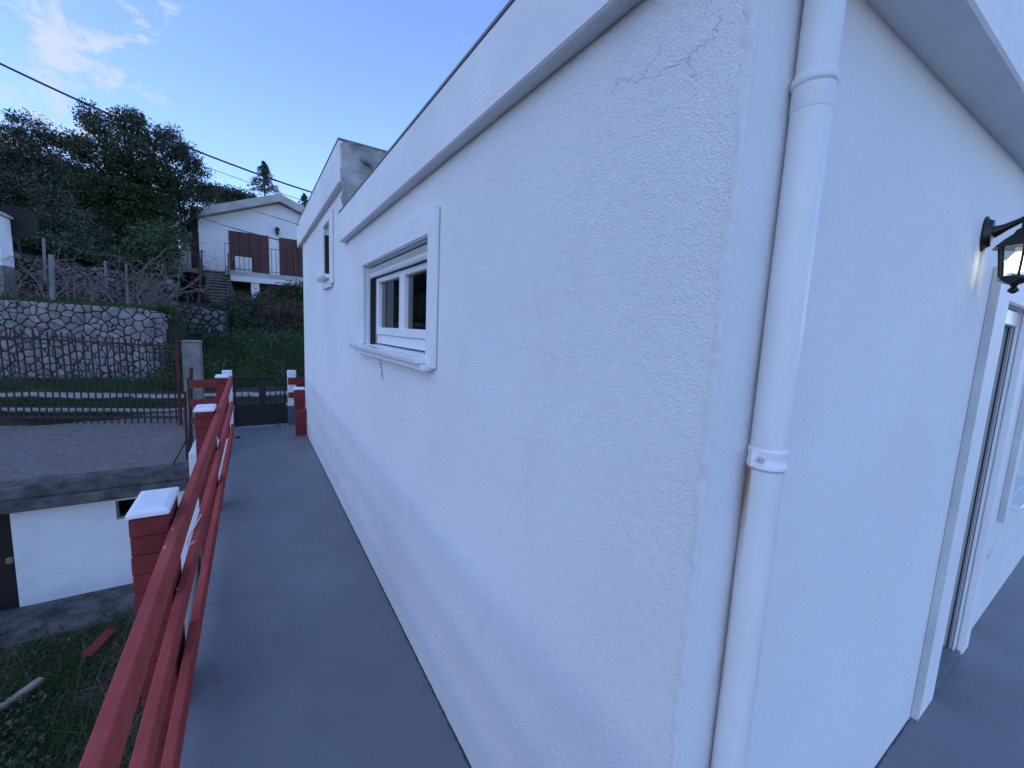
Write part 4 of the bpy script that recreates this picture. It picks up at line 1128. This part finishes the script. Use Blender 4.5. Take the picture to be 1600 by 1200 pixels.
tree('ivy_bush', g_(245, 21), [blob(235, 385, 21, .75, .6), blob(262, 372, 21.4, .6, .55), blob(215, 400, 20.8, .6, .45), blob(250, 412, 20.6, .6, .45)], 12000, .10, LEAF_IVY,
     'leafy green bush hanging over the upper terrace, left of the porch', sub=.2, nsub=60, trunk_r=.07)
# trees peeping over the ridge of the far house
def conifer(px, pyt, pyb, Y, r, label, n):
    a = pt(px, pyt, Y); b = pt(px, pyb, Y)
    t = thing('conifer', (b.x, Y, b.z), label, 'tree')
    Hh = a.z - b.z; P_ = []
    lv = 13
    for i in range(lv):
        f = i / (lv - 1); z = b.z + Hh * (.12 + .86 * f); rr = r * (1.05 - f) ** .75 * random.uniform(.8, 1.15)
        for k in range(7):
            th = random.uniform(0, 2 * math.pi); m_ = n // (lv * 7)
            s_ = rng.uniform(.05, 1, m_) * rr
            P_.append(np.stack([b.x + s_ * math.cos(th), Y + s_ * math.sin(th), z + .12 * s_ - .5 * (s_ > rr * .5) * (s_ - rr * .5) + rng.normal(0, .02, m_)], -1) + rng.normal(0, .045 * r, (m_, 3)))
    leaves('crown', np.concatenate(P_), .16, LEAF_DARK, t, elong=2.6)
    MB().tube([(b.x, Y, b.z - 4), (b.x, Y, a.z - .1)], [.16, .02], 7).build('trunk', BARK, t)
conifer(414, 254, 306, 46, 1.35, 'lone dark conifer rising behind the ridge of the far white house', 4200)
conifer(476, 303, 335, 44, .8, 'small conifer tip beside the sloping roof edge of the near house', 1600)
tree('background_tree', (pt(355, 300, 42).x, 42, 5), [blob(343, 304, 42, 1.0, .6), blob(362, 306, 42, 1.2, .5), blob(384, 307, 42, 1.0, .35), blob(333, 306, 41, 1.0, .7)], 7000, .16, LEAF_DARK, 'dark tree tops showing over the left roof slope of the far house', sub=.25, nsub=40, trunk_r=.15)
def bare_tree(name, base, top, spread, n, r, m, label, cat, group=None, droop=0.):
    t = thing(name, base, label, cat, group)
    mb = MB(); base = Vector(base)
    def grow(p, d, L, r_, lev):
        k = 5; P_ = [p]; q = p.copy(); dd_ = d.copy()
        for i in range(k):
            dd_ = (dd_ + Vector((random.gauss(0, .22), random.gauss(0, .22), random.gauss(0, .18) - droop * (lev > 0)))).normalized()
            q = q + dd_ * (L / k); P_.append(q.copy())
        mb.tube(P_, [lerp(r_, r_ * .45, i / k) for i in range(k + 1)], 5 if lev < 2 else 4, cap=False)
        if lev < 3:
            for _ in range(random.randint(2, 3)):
                s_ = P_[random.randint(2, k)]
                nd = (dd_ + Vector((random.gauss(0, .7), random.gauss(0, .7), random.gauss(0, .5)))).normalized()
                grow(s_, nd, L * random.uniform(.5, .8), r_ * .5, lev + 1)
    for i in range(n):
        d_ = Vector((random.gauss(0, spread), random.gauss(0, spread), 1)).normalized()
        grow(base + Vector((random.gauss(0, .08), random.gauss(0, .08), -.05)), d_, top * random.uniform(.45, .65), r, 0)
    mb.build('branches', m, t)
    return t
for px, py, lab in ((372, 298, 'thin leafless tree behind the left roof slope of the far house'),):
    b = pt(px, 310, 42); bare_tree('bare_tree', (b.x, 42, b.z - 2), 4.0, .35, 3, .04, TWIG, lab, 'tree')
# pruned vines and bare shrubs on the terrace
vines = 'leafless vines on the terrace'
for px, Y, h, n, lab in ((20, 15.2, 1.3, 3, 'leafless vine at the far left, in front of the dark wall'), (70, 15.6, 1.5, 3, 'leafless vine tangled round the tall concrete stake'), (110, 15.8, 1.3, 3, 'leafless vine right of the tall concrete stake'),
                         (150, 15.2, 1.3, 3, 'leafless vine between the two stakes on the terrace'), (180, 15.4, 1.4, 4, 'leafless arching vine near the middle of the terrace'), (205, 14.9, 1.6, 5, 'thick reddish leafless shrub at the right part of the terrace'), (228, 14.7, 1.4, 4, 'leafless shrub over the rounded end of the pale stone wall')):
    x = pt(px, 470, Y).x
    bare_tree('bare_vine', (x, Y, float(ground(x, Y))), h * 1.25, .85, n + 2, .026, TWIG, lab, 'shrub', vines, droop=.12)
x = pt(285, 470, 20).x
bare_tree('bare_shrub', (x, 17.6, 2.5), 1.9, .6, 5, .022, TWIG, 'spreading leafless shrub in front of the barred cellar opening', 'shrub', droop=.1)
x = pt(330, 430, 26).x
bare_tree('bare_shrub', (x + .2, 27.2, 3.9), 2.2, .35, 4, .02, TWIG, 'small leafless shrub beside the outside stairs of the far house', 'shrub')
for px, pt_, pb2, Y, w, m, lab in ((80, 398, 470, 14.6, .085, POSTM, 'thick leaning grey concrete stake on the grassy terrace'), (164, 408, 450, 15.6, .05, POSTM, 'thinner grey stake before the dark gap in the upper wall'), (68, 372, 440, 16.2, .05, POSTM, 'slim grey stake left of the thick one'), (197, 412, 476, 14.4, .05, TWIG, 'brownish stake among the shrubs at the right of the terrace')):
    ppost('stake', (px, px + 3), pt_, pb2, Y, w, m, lab, 'stake')
# dark bushes on the bank below the far house
def bush(px, Y, blobs, n, size, m, label):
    t = thing('bush', g_(px, Y), label, 'bush')
    leaves('foliage', blob_points(blobs, n, .16, 60), size, m, t)
    mb = MB(); b = Vector(t.location)
    for c, r in blobs:
        for _ in range(3): limb(mb, b - Vector((0, 0, .1)), Vector(c) + Vector((random.uniform(-.7, .7) * r[0], random.uniform(-.5, .5) * r[1], random.uniform(-.3, .8) * r[2])), .02, .006, jit=.2, nn=4)
    mb.build('stems', BARK, t)
bush(365, 17.5, [blob(352, 490, 17.5, .5, .42), blob(380, 478, 18.2, .55, .42), blob(365, 520, 17, .55, .4), blob(395, 505, 17.2, .5, .45), blob(340, 520, 16.6, .4, .3), blob(385, 535, 16.5, .45, .28)], 11000, .075, LEAF_DARK, 'dark rounded bush on the bank below the outside stairs')
bush(430, 17.5, [blob(430, 500, 17.2, .5, .45), blob(455, 490, 17.5, .5, .5), blob(415, 485, 18, .45, .4), blob(445, 530, 16.6, .5, .35), blob(470, 515, 17, .5, .45), blob(490, 500, 17, .6, .5)], 11000, .07, LEAF_RUSSET, 'russet and green bush on the bank below the balcony')
bush(440, 24, [blob(432, 465, 24, .8, .55), blob(460, 460, 24, .8, .6), blob(485, 455, 24, .8, .6), blob(407, 470, 23, .5, .4)], 8000, .09, LEAF_DARK, 'dark shrub growing in front of the space under the balcony')
bush(255, 13.6, [blob(255, 490, 13.7, .16, .22), blob(262, 520, 13.5, .22, .3), blob(268, 560, 13.0, .25, .3), blob(260, 590, 12.7, .2, .2)], 5000, .05, LEAF_IVY, 'ivy spilling down the bank beside the rounded end of the pale stone wall')
# far wooded hillside behind everything
cc = []
for _ in range(420):
    x = random.uniform(-60, 8); y = random.uniform(40, 85)
    if x > -6 and y < 60: continue
    z = float(ground(x, y)); r = random.uniform(1.0, 2.4)
    k = 120; q = rng.normal(size=(k, 3)); q /= np.linalg.norm(q, axis=1)[:, None]; q[:, 2] = np.abs(q[:, 2])
    cc.append(np.array([x, y, z + .2]) + q * r * rng.uniform(.6, 1.05, k)[:, None])
o = leaves('hillside_scrub', np.concatenate(cc), .26, LEAF_DARK, kind='stuff', elong=1.5)
tag(o, 'dark scrub covering the far hillside behind the big evergreen trees', 'scrub')
cc = []
for _ in range(190):
    x = random.uniform(-16, -3.4); y = random.uniform(18.5, 38)
    z = float(ground(x, y)); r = random.uniform(.35, .8) * (y / 22)
    if x + .128 * y > -1.2: continue
    k = 420; q = rng.normal(size=(k, 3)); q /= np.linalg.norm(q, axis=1)[:, None]; q[:, 2] = np.abs(q[:, 2])
    cc.append(np.array([x, y, z + .2]) + q * r * rng.uniform(.6, 1.05, k)[:, None])
o = leaves('undergrowth', np.concatenate(cc), .115, LEAF_DARK, kind='stuff', elong=1.7)
tag(o, 'dark undergrowth between the upper field-stone wall and the evergreen trees', 'undergrowth')
# grass
def blades(name, X, Y, hmin, hmax, w, m, lean=.5):
    n = len(X); Z = ground(X, Y) - .01
    P0 = np.stack([X, Y, Z], -1); h = rng.uniform(hmin, hmax, n)[:, None]
    th = rng.uniform(0, 2 * np.pi, n); side = np.stack([np.cos(th), np.sin(th), 0 * th], -1) * (w * rng.uniform(.6, 1.3, n))[:, None]
    ld = rng.normal(size=(n, 3)) * lean; ld[:, 2] = 1; ld /= np.linalg.norm(ld, axis=1)[:, None]
    V_ = np.stack([P0 - side, P0 + side, P0 + ld * h], 1).reshape(-1, 3)
    return V_
def U(a, b, n): return rng.uniform(a, b, n)
parts = []
X = U(-1.9, 4, 26000); Y = 11.5 + 4.6 * U(0, 1, 26000) ** 1.2; parts.append(blades('', X, Y, .05, .18, .008, None))
tx = U(-1.9, 3.5, 110); ty = U(11.5, 16.2, 110); i = rng.integers(0, 110, 12000)
parts.append(blades('', tx[i] + rng.normal(0, .12, 12000), np.maximum(ty[i] + rng.normal(0, .12, 12000), 11.45), .12, .42, .008, None, lean=.7))
X = U(-7, -1.6, 9000); Y = U(11.05, 12.7, 9000); parts.append(blades('', X, Y, .04, .16, .007, None))
X = U(-7, -1.5, 14000); Y = U(9.62, 10.28, 14000); parts.append(blades('', X, Y, .02, .07, .007, None))
X = U(-7, -.9, 8000); Y = U(8.85, 9.12, 8000); parts.append(blades('', X, Y, .02, .07, .007, None))
X = U(-1.5, 4, 7000); Y = U(9.7, 10.4, 7000); parts.append(blades('', X, Y, .02, .06, .007, None))
X = U(-7, -1.9, 12000); Y = U(13.0, 16.6, 12000); parts.append(blades('', X, Y, .05, .18, .009, None))
V_ = np.concatenate(parts)
o = npmesh('grass', V_, np.arange(len(V_)).reshape(-1, 3), GRASS, kind='stuff'); tag(o, 'green grass on the bank, verges and terrace beside the track', 'grass')
# weeds in the yard below the walkway: leafy clumps, grass and dry stalks
n = 26000
cx_ = U(-3.6, -.45, 70); cy_ = U(2.2, 5.75, 70)
i = rng.integers(0, 70, n)
X = cx_[i] + rng.normal(0, .16, n); Y = np.minimum(cy_[i] + rng.normal(0, .16, n), 5.85)
V_ = blades('', X, Y, .06, .22, .006, None, lean=.8)
X = U(-4, -.4, 9000); Y = U(1.5, 5.8, 9000)
V_ = np.concatenate([V_, blades('', X, Y, .03, .12, .005, None, lean=.9)])
o = npmesh('weeds', V_, np.arange(len(V_)).reshape(-1, 3), GRASS, kind='stuff'); tag(o, 'rank green weeds in the yard below the walkway', 'weeds')
n = 13000
i = rng.integers(0, 70, n)
X = cx_[i] + rng.normal(0, .12, n); Y = np.minimum(cy_[i] + rng.normal(0, .12, n), 5.8)
keep = (i % 2) == 0
Cn = np.stack([X, Y, ground(X, Y) + np.abs(rng.normal(0, .12, n)) + .03], -1)[keep]
o = leaves('weed_leaves', Cn, .034, LEAF_DARK, kind='stuff', elong=1.6); tag(o, 'small leafy weed clumps in the yard below the walkway', 'weeds')
X = U(-4, -.4, 20000); Y = U(1.5, 5.8, 20000)
V_ = blades('', X, Y, .10, .5, .0035, None, lean=3.0)
o = npmesh('dry_stalks', V_, np.arange(len(V_)).reshape(-1, 3), DRYG, kind='stuff'); tag(o, 'dry bent stalks lying among the yard weeds', 'dry stalks')
n = 9000
cx_ = U(-2.0, 3.2, 70); cy_ = 11.6 + 5.2 * U(0, 1, 70)
i = np.minimum(rng.integers(0, 70, n), rng.integers(0, 70, n))
X = cx_[i] + rng.normal(0, .17, n); Y = np.maximum(cy_[i] + rng.normal(0, .17, n), 11.45)
Cn = np.stack([X, Y, ground(X, Y) + np.abs(rng.normal(0, .10, n)) + .04 + .06 * (i % 3)], -1)
o = leaves('ground_cover', Cn, .05, LEAF_IVY, kind='stuff', elong=1.7); tag(o, 'leafy weeds and bramble patches growing through the grass of the bank', 'ground cover')
# debris in the yard
c = Vector((-1.335, 5.22, -1.49))
bd = MB().bar(c + Vector((-.075, -.13, 0)), c + Vector((.05, .13, .05)), .085, .025, up=(.5, .1, 1)).build('broken_board', RED, bevel=.004)
tag(bd, 'broken red board with chipped paint lying in the weeds', 'board')
a = Vector((-2.0, 4.35, -1.45)); b = Vector((-1.62, 4.83, -1.42))
tag(MB().bar(a, b, .055, .035).build('wooden_batten', WOODP, bevel=.004), 'bleached wooden batten lying in the weeds at the left edge', 'batten')
p = pt(434, 664, 7.8)
tag(MB().box(p.x - .055, 7.80, .0, p.x + .055, 7.87, .035).build('wooden_block', WOODP, bevel=.006), 'small wooden block wedged under the black gate', 'wood block')
tag(MB().box(-.235, 7.2, .002, -.17, 7.23, .014).bar((-.25, 7.23, .008), (-.20, 7.30, .008), .012, .012).build('gate_latch', IRON), 'small loose iron latch on the floor near the gate', 'latch')

# ------------------------------------------------------------------ shed corner and satellite dish at the left edge
sc = pt(5, 372, 16.3)
sh = thing('shed', (sc.x - .6, 16.3, 2.1), 'white shed corner cut by the left edge, in front of the dark wall', 'shed')
MB().box(sc.x - 2, 16.1, 2.0, sc.x, 16.8, pt(5, 415, 16.3).z).build('base', CONC, sh)
MB().box(sc.x - 2, 16.12, pt(5, 415, 16.3).z + .002, sc.x - .01, 16.8, pt(0, 330, 16.3).z).build('wall', FARWHITE, sh)
MB().prism([(sc.x - 2, pt(0, 330, 16.3).z + .5), (sc.x + .05, pt(6, 337, 16.3).z), (sc.x + .05, pt(6, 333, 16.3).z), (sc.x - 2, pt(0, 326, 16.3).z + .5)], 'y', 16.0, 16.8).build('roof', FARROOF, sh)
dc = pt(3, 338, 16.2)
ds = thing('satellite_dish', (dc.x, 16.9, dc.z), 'round black satellite dish sticking out beside the white shed at the left edge', 'satellite dish')
di = MB().lathe(0, 0, [(.02, .0), (.18, .02), (.33, .06), (.42, .10), (.43, .105), (.42, .11), (.33, .07), (.18, .03), (.02, .01)], 28)
di.v = [(dc.x + x, 17.0 - z, dc.z + y * .98) for x, y, z in di.v]
di.build('reflector', IRON, ds, smooth=True)
MB().tube([(dc.x, 17.0, dc.z), (dc.x - .05, 17.15, dc.z - .1), (dc.x - .05, 17.15, dc.z - 1.3)], .03, 8).build('mast', IRON, ds)

# ------------------------------------------------------------------ overhead cables
def cable(name, pts, r, label, sag=0.0):
    P_ = []
    for a, b in zip(pts[:-1], pts[1:]):
        for k in range(16):
            t = k / 16; q = Vector(a).lerp(Vector(b), t); q.z -= sag * 4 * t * (1 - t); P_.append(q)
    P_.append(Vector(pts[-1]))
    return tag(MB().tube(P_, r, 6).build(name, CABLE, smooth=True), label, 'cable')
cable('overhead_cable', [pt(-160, 20, 9), pt(505, 306, 9.2)], .014, 'thick black overhead cable crossing the sky in front of the big trees', .16)
cable('overhead_cable', [pt(-160, 112, 15), pt(293, 329, HY - .45)], .02, 'black cable running through the trees to the eave of the far house', .35)
cable('overhead_cable', [pt(293, 329, HY - .45), Vector((.655, 7.5, 2.98))], .012, 'black cable sloping from the far house eave to the near roof corner', .12)
cable('overhead_cable', [pt(335, 306, HY - .3), Vector((.655, 7.1, 3.20))], .006, 'thin cable from the far house roof to the near fascia', .05)
cable('overhead_cable', [pt(325, 262, 60), pt(520, 328, 50)], .03, 'thin distant cable above the ridge of the far house', .1)
tag(MB().box(ev.x - .05, HY - .62, ev.z - .55, ev.x + .22, HY - .5, ev.z + .12).bar((ev.x + .1, HY - .56, ev.z + .1), (ev.x + .12, HY - .56, ev.z + .4), .06, .06).build('cable_bracket', IRON), 'dark cable bracket on the left eave of the far house', 'bracket')
kb = Vector((.66, 7.49, 2.97))
tag(MB().tube([kb + Vector((0, 0, .02)), kb + Vector((-.02, .01, -.05)), kb + Vector((0, .02, -.16)), kb + Vector((.012, .0, -.30)), kb + Vector((0, .01, -.40))], .012, 6).build('cable_end', CABLE, smooth=True), 'black slack cable end hanging from the near roof corner', 'cable')
tag(MB().box(.630, 7.46, 2.965, .648, 7.53, 3.02).build('cable_anchor', IRON), 'small iron anchor on the far corner of the near roof edge', 'anchor')
